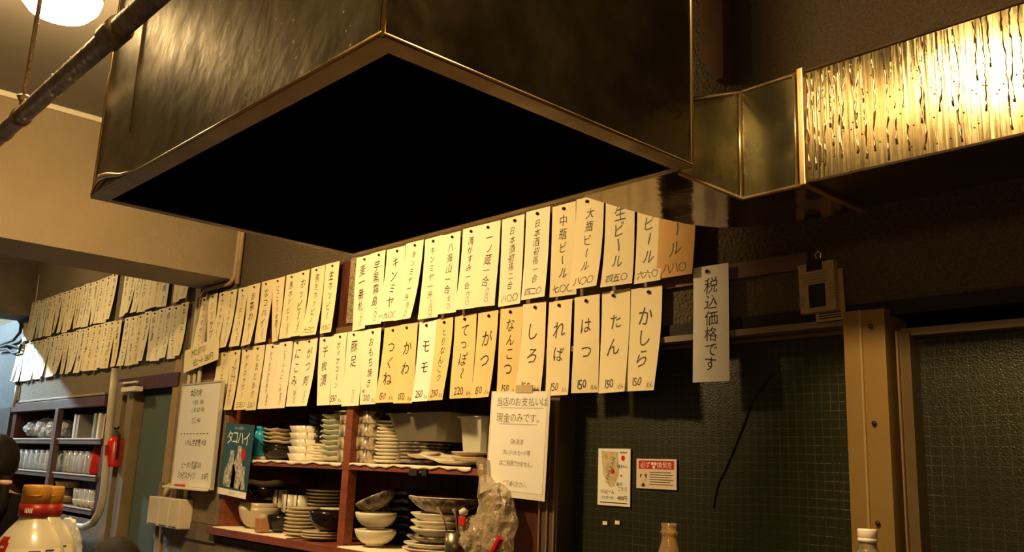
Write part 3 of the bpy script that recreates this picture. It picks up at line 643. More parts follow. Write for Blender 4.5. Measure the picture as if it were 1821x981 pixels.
# small highball poster and red ventilation sign on the glass
yg = D+0.047
hp, W, H = flat('highball_poster', 'small white highball poster with a glass picture stuck on the window', 'poster', 1065, 797, 1121, 901, yg, paper_w)
I = Ink(0, 1); I.poly([(-W*.40, -H*.04), (W*.12, -H*.06), (W*.16, -H*.45), (W*.02, -H*.66), (-W*.12, -H*.68), (-W*.34, -H*.45)]); I.build('glass_picture', mat('whisky_gold', (.50, .36, .14), .5, var=.5, scale=60, col2=(.65, .58, .4)), hp, fm(.002), .0004)
I = Ink(0, 3); I.horiz('JIM BEAM', W*.29, -H*.07, .0085, .85, gap=.03)
for k, c in enumerate('JIMBEAM'): I.ch(c, -W*.24+k*.0052, -H*.60+k*.0115, .0165, 1.15)
I.horiz('味わい、', W*.27, -H*.31, .013); I.horiz('飲み', W*.18, -H*.62, .012); I.horiz('ごたえ', W*.28, -H*.70, .014); I.horiz('ジムビーム', -W*.20, -H*.76, .0135, .9); I.horiz('ハイボール', -W*.20, -H*.86, .013, .85); I.horiz('480円', W*.26, -H*.86, .0165, .95)
I.rect(-W*.42, W*.42, -H*.955, -H*.94); I.build('lettering', ink, hp, fm(.0021))
I = Ink(0, 4); I.disc(W*.28, -H*.165, .007, .008); I.disc(-W*.03, -H*.40, .0075); I.disc(W*.23, -H*.47, .003); I.build('red_seal', red_pl, hp, fm(.0023))
vs, W, H = flat('ventilation_sign', 'red and white ventilation notice sticker on the window beside the poster', 'sign', 1133, 815, 1204, 871, yg, mat('sign_pinkwhite', (.78, .66, .55), .4), th=.0025)
I = Ink(0, 1); I.rect(-W*.44, W*.44, -H*.34, -H*.06); I.build('red_band', mat('sign_red', (.50, .02, .03), .4), vs, fm(.0025), .0004)
I = Ink(0, 2); I.horiz('必ず', -W*.27, -H*.20, .020, 1, gap=.02); I.horiz('換気を', W*.21, -H*.20, .020, 1, gap=.02)
for q in range(3): I.disc(-W*.055+.0065*math.cos(q*2.09+.5), -H*.20+.0065*math.sin(q*2.09+.5), .0048)
I.build('white_lettering', mat('sign_white', (.9, .85, .78), .5), vs, fm(.0027), .0003)
I = Ink(0, 3)
for q in range(6): I.rect(-W*.16, W*(.42 if q % 2 else .36), -H*(.44+.08*q)-.0016, -H*(.44+.08*q))
I.disc(-W*.32, -H*.585, .0125, .0105); I.poly([(-W*.37, -H*.93), (-W*.27, -H*.93), (-W*.30, -H*.82), (-W*.34, -H*.82)]); I.build('black_print', ink, vs, fm(.0026))
I = Ink(0, 4); I.disc(-W*.32, -H*.66, .010, .010); I.disc(-W*.32, -H*.48, .011, .006); I.build('face_print', mat('face_pale', (.75, .6, .48), .5), vs, fm(.0028))
# scraps of old tape on the glass
for k, (px, py) in enumerate(((1076, 930), (1098, 929))):
    a = at(px, py, yg); tag(obj('tape_scrap', bx(-.009, .009, -.001, 0, -.005, .006), wtape, loc=a), 'scrap of old white tape on the glass under the poster, %s' % ('left one' if k == 0 else 'right one'), 'tape')
# hanging blister pack on the wall right
bp_, W, H = flat('flypaper_packet', 'cream packet with dark window clipped high on the wall by the post', 'packet', 1426, 474, 1492, 553, D-0.035, mat('packet_cream', (.42, .30, .15), .6, var=.15, scale=20), th=.02, roty=-0.03)
obj('backing_card', bx(-W/2+.03, W/2+.012, 0.0, .003, -H-.022, -.02), mat('packet_cream', (0, 0, 0)), bp_)
obj('dark_window', bx(-.022, .022, -.0215, -.02, -H+.012, -.055), black, bp_)
obj('binder_clip', bx(-.022, .018, -.026, .004, -.02, .008), black, bp_)
obj('clip_wire', tube(BM(), [(.004, -.014, .006), (-.002, -.014, .022), (.006, -.014, .030), (.014, -.014, .022), (.010, -.014, .006)], .0016, 6), bead, bp_)
I = Ink(.2, 3)
for q in range(4): I.rect(-.045+.004*q, .03, -.030-.007*q, -.027-.007*q)
for q in range(5): I.rect(-.052, -.034, -.085-.006*q, -.082-.006*q)
for q in range(5): I.rect(.034+.002*(q % 2), .048, -.062-.008*q, -.059-.008*q)
I.build('print', pencil, bp_, fm(.0205))
I = Ink(.2, 4)
for q in range(3): I.rect(-.01, .050, -H-.004-.006*q, -H-.001-.006*q)
I.build('card_print', ink, bp_, fm(-.0005), .0008)

# ------------------------------------------------------------------ plate cupboard
ZU, ZL = 1.212, 0.885
cb = thing('plate_cupboard', 'dark red wooden open cupboard full of dishes set into the wall', 'cupboard', (-3.2, D, 0.83))
def cbx(name, x0, x1, y0, y1, z0, z1, m, bev=0.002):
    return obj(name, bx(x0+3.2, x1+3.2, y0-D, y1-D, z0-.83, z1-.83, bev=bev), m, cb)
cbx('side_panel', -4.36, -4.33, D-.01, D+.42, .86, 1.62, redwood); cbx('side_panel', -2.24, -2.105, D-.012, D+.42, .3, 1.60, darkwood); cbx('side_edge', -2.30, -2.24, D-.015, D+.02, .83, 1.14, redwood)
cbx('shelf_board', -4.33, -2.24, D-.01, D+.40, ZU-.03, ZU-.006, redwood); cbx('shelf_board', -4.40, -2.24, D-.05, D+.40, ZL-.04, ZL-.006, redwood)
cbx('divider_post', -3.275, -3.225, D-.012, D+.03, ZL-.006, 1.60, redwood); cbx('top_board', -4.36, -2.10, D, D+.42, 1.60, 1.62, darkwood)
for k in range(21): cbx('back_plank', -4.33+.1*k+.0015, -4.33+.1*(k+1)-.0015, D+.405, D+.42, .84, 1.61, darkwood, .003)
cbx('back_board', -4.33, -2.24, D+.42, D+.425, .84, 1.61, black, 0)
b = BM()
def liner(x0, x1, z, y0=D-.012):
    b = BM(); n = 30; vs = []
    for i in range(n+1):
        x = x0+(x1-x0)*i/n; dz = .004*math.sin(i*1.7)+.003*math.sin(i*.6)
        vs.append([b.verts.new(p) for p in ((x, y0-.004, z-.012+dz), (x, y0-.002, z-.002+dz*.3), (x, D+.38, z-.002), (x, D+.38, z-.005), (x, y0+.003, z-.005), (x, y0, z-.013+dz))])
    for a, c in zip(vs, vs[1:]):
        for k in range(6): b.faces.new((a[k], c[k], c[(k+1) % 6], a[(k+1) % 6]))
    return b
tag(obj('shelf_liner', liner(-4.28, -3.28, ZU), cloth, smooth=True), 'white paper liner on the upper shelf, left bay', 'shelf liner', 'paper liners on the cupboard shelves')
tag(obj('shelf_liner', liner(-3.22, -2.45, ZU), cloth, smooth=True), 'white paper liner on the upper shelf, right bay', 'shelf liner', 'paper liners on the cupboard shelves')
tag(obj('shelf_liner', liner(-4.34, -3.62, ZL, D-.045), cloth, smooth=True), 'white paper liner on the lower shelf, left bay', 'shelf liner', 'paper liners on the cupboard shelves')
tag(obj('shelf_liner', liner(-3.21, -2.9, ZL, D-.045), cloth, smooth=True), 'white paper liner on the lower shelf, right bay', 'shelf liner', 'paper liners on the cupboard shelves')
for x, w_ in ((at(742, 822, D).x, .05), (at(762, 822, D).x, .03)): cbx('shelf_bracket', x-w_/2, x+w_/2, D-.02, D-.01, ZU-.04, ZU-.014, black)

def plate_prof(r, h, t=.004): return [(0, .002), (r*.5, 0), (r*.55, .003), (r*.8, h*.45), (r, h), (r*.985, h+t), (r*.78, h*.45+t), (r*.5, .003+t), (0, .002+t)]
def bowl_prof(r, h, t=.004):
    p = [(0, .004), (r*.42, 0), (r*.45, .006)]; n = 7
    for i in range(n+1):
        a = i/n*PI/2; p.append((r*.45+(r*.55)*math.sin(a), .006+(h-.006)*(1-math.cos(a))**.8))
    p.append((r-t, h))
    for i in range(n, -1, -1):
        a = i/n*PI/2; p.append((max(r*.42+(r*.55)*math.sin(a)-t, 0.001), .006+t+(h-.006-t)*(1-math.cos(a))**.8))
    p.append((0, .012)); return p
def sx(px, py, y): return at(px, py, y).x
def stack(name, label, cat, group, mesh_fn, m, x, y, z, n, pitch, jit=.003, rz=0, words=('bottom', 'top')):
    R = random.Random(int(abs(x*1000)) + n); first = None; out = []
    for i in range(n):
        pos = 'only' if n == 1 else ('topmost' if i == n-1 else ('bottom' if i == 0 else ORD[i] + ' from bottom'))
        l = label if n == 1 else '%s, %s' % (label, pos)
        loc = (x+R.uniform(-jit, jit), y+R.uniform(-jit, jit), z+i*pitch); ang = rz+R.uniform(-.1, .1)*(0 if rz == 0 and cat == 'box' else 1)
        if first is None:
            first = obj(name, mesh_fn(), m, smooth=True, loc=loc); first.rotation_euler = (0, 0, ang); tag(first, l, cat, group); out.append(first)
        else:
            out.append(dup(first, loc, ang, l, group))
    return out
PL = lambda r, h, w=0, nw=8, sx_=1, sy_=1: (lambda: lathe(BM(), plate_prof(r, h), 36, wav=w, nw=nw, sx=sx_, sy=sy_))
BW = lambda r, h: (lambda: lathe(BM(), bowl_prof(r, h), 32))
YF = D+.12
# upper shelf left bay
x = sx(462, 790, D+.06)
bt = thing('blue_bottle', 'bright cyan plastic bottle with white base on the upper shelf', 'bottle', (x, D+.06, ZU))
obj('body', lathe(BM(), [(0, .014), (.034, .014), (.036, .03), (.034, .08), (.028, .10), (.030, .11), (.026, .135), (.018, .14), (0, .14)], 24), cyan_pl, bt, True)
obj('base_label', lathe(BM(), [(0, 0), (.036, 0), (.038, .004), (.036, .015), (0, .015)], 24), cer_w, bt, True)
obj('cap', lathe(BM(), [(.0, .138), (.022, .138), (.024, .16), (.0, .162)], 20), cyan_pl, bt, True)
x = sx(492, 780, YF)
g = 'bowls and wavy plates at the left of the upper shelf'
stack('black_bowl', 'black bowl under wavy plates on the upper shelf', 'bowl', g, BW(.085, .055), cer_b, x, YF+.02, ZU, 2, .018)
stack('wavy_plate', 'cream wavy plate on the black bowls of the upper shelf', 'plate', g, PL(.095, .014, .05, 7), cer_c, x+.02, YF+.02, ZU+.075, 4, .019)
x = sx(476, 750, D+.14); stack('dark_lid_bowl', 'dark lacquer bowl behind the cyan bottle', 'bowl', g, BW(.07, .05), cer_b, x, D+.17, ZU+.10, 2, .04)
def sqdish(s, h, t=.004, taper=.86, wav=0):
    def f():
        b = BM(); out = []
        def ring(k, z): return [b.verts.new((sx_*s*k*.5, sy_*s*k*.5, z)) for sx_, sy_ in ((-1, -1), (1, -1), (1, 1), (-1, 1))]
        rs = [ring(taper, 0), ring(taper, .003), ring(1, h), ring(.96, h), ring(taper*.92, .008)]
        b.faces.new(rs[0][::-1])
        for a, c in zip(rs, rs[1:]):
            for k in range(4): b.faces.new((a[k], a[(k+1) % 4], c[(k+1) % 4], c[k]))
        b.faces.new(rs[-1]); bmesh.ops.bevel(b, geom=[e for e in b.edges if abs(e.verts[0].co.z-e.verts[1].co.z) > .002], offset=.006, segments=2, affect='EDGES')
        return b
    return f
x = sx(538, 780, D+.05)
stack('square_dish', 'small white square dish stacked at the front of the upper shelf', 'dish', 'white square dishes', sqdish(.135, .032), cer_w, x, D+.085, ZU, 5, .031, .003, .12)
stack('grey_square_dish', 'greyish square dish at the back on the upper shelf', 'dish', 'grey square dishes', sqdish(.15, .04), cer_g, x+.10, D+.26, ZU+.02, 6, .035, .004, .1)
x = sx(574, 780, D+.12)
stack('small_white_plate', 'small white plate under the black dishes of the upper shelf', 'plate', 'small white plates', PL(.062, .012), cer_w, x, D+.12, ZU, 6, .0125)
stack('black_dish', 'black square dish stacked on small white plates', 'dish', 'black square dishes', sqdish(.12, .03), cer_b, x, D+.13, ZU+.085, 5, .024, .003, .2)
x = sx(597, 780, D+.08)
stack('green_plate', 'pale green wavy plate stacked left of the divider', 'plate', 'pale green wavy plates', PL(.085, .020, .04, 8), cer_g, x, D+.10, ZU, 9, .0225)
orn = mat('ornate_pattern', (.50, .42, .3), .3, var=1, scale=38, col2=(.02, .012, .012))
for nm, px in (('left of', 621), ('right of', 655)):
    x = sx(px, 780, D+.05)
    stack('patterned_cup', 'square dark patterned cup %s the divider' % nm, 'cup', 'patterned cups %s the divider' % nm, sqdish(.085, .052, taper=.97), orn, x, D+.06, ZU, 4, .053, .002)
# upper shelf right bay
x = sx(689, 790, YF)
stack('white_plate', 'white round plate in the tall stack right of the divider', 'plate', 'white plates in the tall stack', PL(.082, .012), cer_w, x, YF+.02, ZU, 12, .0145)
x = sx(750, 785, YF+.03)
stack('dark_plate', 'dark patterned plate under the cloudy tub', 'plate', 'dark plates under the tub', PL(.13, .016), orn, x, YF+.07, ZU, 6, .0135)
b = BM()
def tub(b, w0, d0, w1, d1, h, t=.003):
    def ring(w, d, z): return [b.verts.new((a*w/2, c*d/2, z)) for a, c in ((-.8, -1), (.8, -1), (1, -.75), (1, .75), (.8, 1), (-.8, 1), (-1, .75), (-1, -.75))]
    rs = [ring(w0, d0, 0), ring(w1, d1, h), ring(w1+.02, d1+.02, h), ring(w1+.02, d1+.02, h+.004), ring(w1-t*2, d1-t*2, h+.004), ring(w0-t*2, d0-t*2, t)]
    b.faces.new(rs[0][::-1]); b.faces.new(rs[-1])
    for a, c in zip(rs, rs[1:]):
        for k in range(8): b.faces.new((a[k], a[(k+1) % 8], c[(k+1) % 8], c[k]))
    return b
x = sx(768, 755, YF+.03)
tag(obj('cloudy_tub', tub(BM(), .30, .18, .40, .24, .105), tub_m, loc=(x, YF+.05, ZU+.092)), 'large cloudy plastic tub sitting on stacked plates', 'tub')
g = 'loose plates at the front of the upper shelf'
for k, (px, zz, r, el, lab, mm) in enumerate(((752, .028, .075, .55, 'cream oval dish leaning by the tub', cer_c), (786, .020, .10, .7, 'white plate tilted under the tub front', cer_w), (842, .035, .085, 1, 'cream plate on the right end of the upper shelf', cer_c), (842, .016, .085, 1, 'cream plate second down on the right end of the shelf', cer_c), (815, .004, .09, 1, 'pale plate lowest at the right of the upper shelf', cer_w))):
    x = sx(px, 800, D+.08); o = obj('loose_plate', lathe(BM(), plate_prof(r, .014), 32, sy=el), mm, smooth=True, loc=(x, D+.085, ZU+zz)); tag(o, lab, 'plate', g)
    if k < 2: o.rotation_euler = (.12, .14 if k else -.05, .2)
x = sx(858, 775, D+.15); tag(obj('white_container', tub(BM(), .12, .14, .15, .16, .13), mat('grey_white_plastic', (.5, .5, .42), .35), loc=(x, D+.17, ZU+.05)), 'grey-white plastic container behind the notice', 'container')
# lower shelf left bay
YL = D+.07
x = sx(455, 910, YL)
g = 'bowls on the lower shelf, left end'
stack('cream_bowl', 'large cream bowl at the left end of the lower shelf', 'bowl', g, BW(.10, .10), cer_c, sx(452, 910, YL), YL+.03, ZL, 2, .022)
stack('black_big_bowl', 'big black bowl on top of the cream bowls', 'bowl', g, BW(.095, .07), cer_b, sx(466, 880, YL+.05), YL+.07, ZL+.125, 1, .03)
stack('scalloped_bowl', 'white scalloped shallow bowl topping the black bowl', 'bowl', g, PL(.11, .035, .06, 5), cer_w, sx(465, 870, YL+.05), YL+.07, ZL+.19, 1, .03)
stripe = bpy.data.materials.new('striped_ceramic'); stripe.use_nodes = True
N = stripe.node_tree.nodes; L = stripe.node_tree.links; B_ = N['Principled BSDF']; tc = N.new('ShaderNodeTexCoord'); wv = N.new('ShaderNodeTexWave'); wv.inputs['Scale'].default_value = 14; wv.bands_direction = 'X'
cr = N.new('ShaderNodeValToRGB'); cr.color_ramp.elements[0].position = .1; cr.color_ramp.elements[0].color = (.03, .025, .02, 1); cr.color_ramp.elements[1].position = .16; cr.color_ramp.elements[1].color = (.66, .62, .5, 1)
L.new(tc.outputs['Object'], wv.inputs[0]); L.new(wv.outputs[0], cr.inputs[0]); L.new(cr.outputs[0], B_.inputs['Base Color']); B_.inputs['Roughness'].default_value = .25
cupf = lambda: lathe(BM(), [(0, .003), (.032, 0), (.037, .006), (.038, .085), (.035, .085), (.034, .01), (0, .008)], 24)
for k, (px, zz, dy) in enumerate(((499, .10, .10), (516, .085, .06), (534, .085, .06))):
    tag(obj('striped_cup', cupf(), stripe, smooth=True, loc=(sx(px, 890, YL+dy), YL+dy, ZL+zz)), 'white tea cup with black stripes, %s of three' % ('leftmost', 'middle', 'rightmost')[k], 'cup', 'striped tea cups')
stack('soup_bowl', 'black soup bowl carrying cups on the lower shelf', 'bowl', 'black soup bowls', BW(.078, .075), cer_b, sx(497, 920, YL), YL+.01, ZL, 1, 0)
stack('soup_bowl', 'black soup bowl with a plate on it left of the divider', 'bowl', 'black soup bowls', BW(.088, .085), cer_b, sx(589, 925, YL), YL-.01, ZL+.035, 1, 0)
stack('small_dish', 'small white dish topping the right black soup bowl', 'plate', 'black soup bowls', PL(.065, .012), cer_w, sx(595, 905, YL), YL, ZL+.118, 1, 0)
stack('cream_plate', 'cream plate in the front stack of the lower shelf', 'plate', 'cream plates, front stack', PL(.080, .012), cer_c, sx(538, 925, YL), YL+.0, ZL, 8, .0155)
stack('side_plate', 'pale plate beneath the right black soup bowl', 'plate', 'pale plates, low stack', PL(.085, .010), cer_c, sx(578, 940, YL), YL-.02, ZL, 3, .011)
stack('back_plate', 'white plate in the rear stack of the lower shelf', 'plate', 'white plates, rear stack', PL(.095, .012), cer_w, sx(572, 885, YL+.15), YL+.17, ZL+.06, 9, .0155)
stack('under_plate', 'hidden plate carrying the rear white plates', 'plate', 'white plates, under stack', PL(.095, .012), cer_c, sx(572, 885, YL+.15), YL+.17, ZL, 4, .0145)
jr = thing('sauce_jar', 'small orange-brown jar standing before the cream bowls', 'jar', (sx(469, 925, D), D-.005, ZL))
obj('jar_body', bx(-.026, .026, -.026, .026, 0, .065, bev=.006), mat('amber_jar', (.40, .20, .09), .3), jr); obj('lid', lathe(BM(), [(0, .064), (.024, .064), (.024, .08), (0, .082)], 16), cer_c, jr)
# lower shelf right bay
g = 'bowls in the lower right bay'
o = stack('tilted_bowl', 'black and cream bowl tipped on top of the white bowls', 'bowl', g, BW(.085, .05), orn, sx(668, 900, YL), YL+.02, ZL+.150, 1, 0)[0]; o.rotation_euler = (.25, -.35, 0)
stack('white_bowl', 'white lidded bowl right of the divider', 'bowl', g, BW(.085, .062), cer_w, sx(668, 940, YL), YL, ZL+.006, 2, .066)
stack('lacquer_bowl', 'black lacquer bowl at the back of the lower right bay', 'bowl', 'black lacquer bowls', BW(.10, .06), cer_b, sx(715, 910, YL+.2), YL+.21, ZL, 6, .033, .006)
stack('lacquer_bowl', 'black lacquer bowl in the second rear pile', 'bowl', 'black lacquer bowls, second pile', BW(.10, .06), cer_b, sx(775, 910, YL+.2), YL+.22, ZL, 5, .036, .006)
X_ = sx(765, 930, YL)
stack('oval_plate', 'cream plate low in the oval plate stack', 'plate', 'oval plates lower', PL(.135, .020, 0, 8, 1, .75), cer_w, X_-.01, YL+.03, ZL, 2, .019)
stack('patterned_oval_plate', 'dark patterned oval plate within the cream stack', 'plate', 'oval plates middle', PL(.125, .020, 0, 8, 1, .75), orn, X_, YL+.03, ZL+.044, 1, .02)
stack('deep_oval_dish', 'deep cream oval dish in the middle of the stack', 'dish', 'oval dishes', PL(.12, .028, 0, 8, 1, .75), cer_w, X_, YL+.03, ZL+.066, 3, .027)
stack('large_oval_dish', 'large dark oval dish with cream rim topping the stack', 'dish', 'oval dishes, top', lambda: lathe(BM(), plate_prof(.17, .05), 40, sy=.75), orn, X_+.03, YL+.05, ZL+.155, 1, 0)
tag(obj('rim_dish', lathe(BM(), plate_prof(.172, .012), 40, sy=.75), cer_c, smooth=True, loc=(X_+.03, YL+.05, ZL+.197)), 'cream rimmed oval platter on top of the dark oval dish', 'dish')
mc = thing('steel_cup', 'steel cup holding utensils in front of the oval dishes', 'cup', (sx(812, 955, D-.0), D-.003, ZL-.04))
mc.location.z = ZL
obj('cup_body', lathe(BM(), [(0, 0), (.036, 0), (.040, .10), (.038, .10), (.034, .004), (0, .004)], 24), mat('dull_steel', (.30, .24, .17), .3, metal=.9), mc, True)
for k, (dx, dy, tilt) in enumerate(((-.012, 0, -.5), (.010, .01, -.2), (.0, -.01, .25))):
    tag(obj('utensil', tube(BM(), [(0, 0, 0), (tilt*.13, 0, .14), (tilt*.2, 0, .17)], .004, 8, rs=[.003, .003, .008]), rust, loc=(mc.location.x+dx, mc.location.y+dy, ZL+.008), smooth=True), 'dark metal utensil in the steel cup, %s' % ('leaning left', 'in the middle', 'leaning right')[k], 'utensil', 'utensils in the steel cup')
# plastic bags
def crumple(name, label, px, py, y, w, h, d, m, seed):
    R = random.Random(seed); b = BM(); bmesh.ops.create_icosphere(b, subdivisions=4, radius=1)
    from mathutils import noise
    for v in b.verts:
        q = v.co.copy(); n_ = noise.noise(q*2.2+V((seed, 0, 0)))*.35 + abs(noise.noise(q*5+V((seed, 3, 0))))*.28
        v.co = V((q.x*w/2*(1+n_), q.y*d/2*(1+n_*.6), q.z*h/2*(1+n_*.4)))
    p = at(px, py, y); o = obj(name, b, m, loc=p); tag(o, label, 'bag'); return o
bagm = mat('crinkled_bag', (.62, .50, .33), .18, alpha=.5, bump=1.0, bscale=24, coat=1.0, spec=1)
bg = crumple('plastic_bag', 'clear crumpled plastic bag hanging below the payment notice', 880, 935, D-.06, .17, .26, .08, bagm, 3)
obj('bag_neck', tube(BM(), [(-.03, .0, .10), (-.06, 0, .155), (-.075, .01, .20)], .02, 10, rs=[.045, .02, .03]), bagm, bg)
bg2 = crumple('candy_bag', 'small crumpled wrapper bag with red print on the shelf front', 845, 955, D-.07, .13, .14, .06, bagm, 8)
obj('red_print', bx(-.045, -.01, -.040, -.034, .035, .065, bev=.003), red_pl, bg2)
obj('white_knob', lathe(BM(), [(0, .0), (.014, .006), (.016, .02), (0, .03)], 12, c=(-.03, -.03, .065)), cer_w, bg2, True)
obj('red_ribbon', tube(BM(), [(.02, -.04, -.12), (.05, -.045, -.07), (.075, -.04, -.03)], .012, 8), red_pl, bg)

# ------------------------------------------------------------------ green door
dr = struct('door_1', bx(-5.62, -5.10, D+.03, D+.07, 0, 1.60), greendoor)
obj('door_glass_band', bx(-5.6, -5.12, D+.025, D+.031, 1.57, 1.60), black, dr)
struct('trim_14', box(bx(-5.955, -5.83, D-.03, D+.06, 0, 1.66, bev=.004), -5.80, -5.76, D-.01, D+.06, 0, 1.62), mat('olive_frame', (.24, .175, .09), .5, var=.2))
struct('trim_15', bx(-5.74, -5.64, D-.03, D+.08, 0, 1.62, bev=.004), mat('olive_frame', (0, 0, 0)))
struct('trim_16', bx(-5.11, -5.03, D-.014, D+.08, 0, 1.78, bev=.004), tanwood)
struct('trim_17', bx(-5.955, -5.03, D-.02, D+.06, 1.60, 1.68), darkwood)
dc = tag(obj('door_closer', box(bx(-5.73, -5.50, D-.08, D-.03, 1.585, 1.615, bev=.004), -5.82, -5.55, D-.06, D-.045, 1.64, 1.65), white_pl), 'white door closer at the top of the green door', 'door closer')
for z in (.82, 1.02): struct('trim_18' if z < 1 else 'trim_19', bx(-5.045, -5.02, D-.05, D-.03, z-.05, z+.05), mat('hinge_tan', (.3, .2, .1), .4, metal=.4))
# ------------------------------------------------------------------ glass cabinet, far left
gc = thing('glassware_cabinet', 'dark brown open cabinet of glassware under the far menu strips', 'cabinet', (-7.2, D, .8))
def gx(name, x0, x1, y0, y1, z0, z1, m, bev=.002): return obj(name, bx(x0+7.2, x1+7.2, y0-D, y1-D, z0-.8, z1-.8, bev=bev), m, gc)
gx('side_panel', -8.30, -8.20, D-.01, D+.4, .8, 1.60, darkwood); gx('side_panel', -6.14, -5.96, D-.01, D+.4, .8, 1.60, darkwood)
gx('back_panel', -8.2, -6.14, D+.38, D+.4, .8, 1.6, darkwood); gx('head_rail', -8.3, -6.14, D-.03, D+.02, 1.52, 1.585, brownwood); gx('head_rail', -8.1, -6.14, D-.035, D+.02, 1.59, 1.605, mat('pale_trim', (.35, .28, .2), .5))
for z in (1.31, 1.075, .865): gx('shelf_board', -8.2, -6.14, D-.02, D+.38, z-.04, z-.004, brownwood); 
for z in (1.31, 1.075, .865): gx('shelf_edge', -8.2, -6.14, D-.026, D-.018, z-.010, z, mat('pale_edge', (.62, .52, .42), .4))
gx('divider_post', -7.10, -7.03, D-.04, D+.0, .86, 1.52, brownwood)
struct('trim_22', bx(-8.3, -5.96, D-.015, D, 0, .80), plaster_d)
# contents
mug = thing('beer_mug', 'clear glass beer mug with handle', 'mug', (0, 0, 0), 0, 'glass mugs on the middle shelf')
obj('mug_body', lathe(BM(), [(0, 0), (.036, 0), (.04, .01), (.042, .15), (.038, .15), (.035, .02), (0, .018)], 16), glass, mug, True)
obj('handle', tube(BM(), [(.04, 0, .12), (.065, 0, .12), (.075, 0, .09), (.068, 0, .05), (.04, 0, .04)], .006, 8), glass, mug, True)
pos = [(-8.05+.135*i, D+.06) for i in range(7)] + [(-6.97+.115*i, D+.06) for i in range(5)] + [(-7.98+.15*i, D+.2) for i in range(5)]
for k, (x, y) in enumerate(pos):
    row = 'front row' if y < D+.1 else 'back row'; i = k if k < 12 else k-12
    l = 'clear glass beer mug, %s from left in the %s of the middle shelf' % (ORD[i], row)
    if k == 0: mug.location = (x, y, 1.076); mug.rotation_euler = (0, 0, -1.2); mug['label'] = l
    else: dup(mug, (x, y, 1.076), -1.2+rnd.uniform(-.4, .4), l)
rc = thing('red_tumbler', 'tall red cup at the right end of the middle shelf', 'cup', (sx(167, 830, D+.05), D+.08, 1.076))
obj('cup_body', lathe(BM(), [(0, 0), (.055, 0), (.06, .01), (.046, .16), (.037, .19), (.033, .19), (0, .02)], 24, wav=.04, nw=9), red_pl, rc, True)
for k, (px, w_, h_) in enumerate(((62, .28, .13), (82, .22, .17), (100, .2, .16), (121, .2, .12))):
    crumple('film_pack', 'clear film wrapped pack on the top shelf of the far cabinet, %s from left' % ORD[k], px, 762, D+.11, w_, h_, .14, plastic_clear, 20+k)
for k, (px, h_, mm, lb) in enumerate(((133, .17, white_pl, 'white folder standing on the far cabinet top shelf'), (139, .16, mat('grey_file', (.3, .3, .28), .5), 'grey folder beside the white folder'), (168, .17, mat('silver_box', (.45, .42, .36), .3, metal=.5), 'silver box standing on the far cabinet top shelf'), (176, .17, white_pl, 'narrow white box beside the silver box'), (187, .16, mat('cream_carton', (.6, .5, .36), .5), 'cream carton at the right end of the top shelf'))):
    x = sx(px, 765, D+.03); tag(obj('upright_file', bx(-.02, .02, 0, .2, 0, h_, bev=.003), mm, loc=(x, D+.02, 1.311)), lb, 'file' if k < 2 else 'box')
g = 'things on the bottom shelf of the far cabinet'
for k, px in enumerate((56, 66, 80, 88)):
    tag(obj('blue_glass_bowl', lathe(BM(), bowl_prof(.055, .06), 20), mat('blue_glass', (.35, .6, .72), .05, trans=.7) if k < 2 else glass, smooth=True, loc=(sx(px, 855, D+.06), D+.06+.0*k, .867+.075*(k % 2 == 9))), 'small glass bowl on the bottom shelf, %s from left' % ORD[k], 'bowl', g)
for k, (px, z0, mm, lb) in enumerate(((110, 0, cer_c, 'cream lidded container, lowest of the pile in the far cabinet'), (110, .05, mat('brown_ceramic', (.25, .15, .09), .4), 'brown container in the middle of the pile in the far cabinet'), (111, .10, mat('yellow_lid', (.62, .50, .22), .4), 'yellow lidded container topping the pile in the far cabinet'))):
    tag(obj('lidded_container', lathe(BM(), [(0, 0), (.075, 0), (.085, .03), (.088, .034), (.088, .046), (0, .048)], 20), mm, smooth=True, loc=(sx(px, 880, D+.06), D+.09, .867+z0)), lb, 'container', g)
tum = lambda: lathe(BM(), [(0, 0), (.032, 0), (.038, .11), (.035, .11), (.03, .012), (0, .01)], 16)
for k, px in enumerate((140, 150, 159, 168)):
    tag(obj('glass_tumbler', tum(), glass, smooth=True, loc=(sx(px, 880, D+.05), D+.05, .867)), 'clear tumbler at the right of the bottom shelf, %s from left' % ORD[k], 'glass', g)
    tag(obj('white_sake_cup', lathe(BM(), bowl_prof(.035, .045), 16), cer_w, smooth=True, loc=(sx(px, 890, D+.01), D+.005, .867)), 'small white cup before the tumblers, %s from left' % ORD[k], 'cup', g)
# fire extinguisher
fe = thing('fire_extinguisher', 'red fire extinguisher on the wall beside the green door', 'fire extinguisher', (sx(203, 800, D-.06), D-.06, 1.135))
obj('cylinder', lathe(BM(), [(0, 0), (.05, 0), (.05, .01), (.05, .15), (.035, .175), (.015, .185), (0, .20)], 20), red_pl, fe, True)
obj('valve', bx(-.014, .014, -.012, .012, .185, .225, bev=.003), rust, fe); obj('handle', tube(BM(), [(-.045, 0, .235), (0, 0, .225), (.03, 0, .24)], .007, 8), black, fe); obj('hose', tube(BM(), [(.01, 0, .21), (.05, 0, .19), (.060, 0, .12), (.058, 0, .05)], .008, 8), black, fe); obj('label_plate', bx(-.03, .03, -.058, -.052, .07, .13), mat('dark_red_label', (.25, .03, .02), .5), fe)
obj('bracket', bx(-.03, .03, .05, .06, .05, .15), frame_dk, fe)
# curved water pipe
wp = BM(); px_ = [(205, 655), (198, 720), (191, 790), (187, 850), (183, 885), (176, 912), (165, 930), (150, 937), (130, 935), (100, 928), (70, 920)]
tube(wp, [at(a, c, D-.10) for a, c in px_], .022, 12)
cp = obj('curved_pipe', wp, pipe_w, smooth=True); tag(cp, 'thick cream pipe bending in front of the far cabinet', 'pipe')
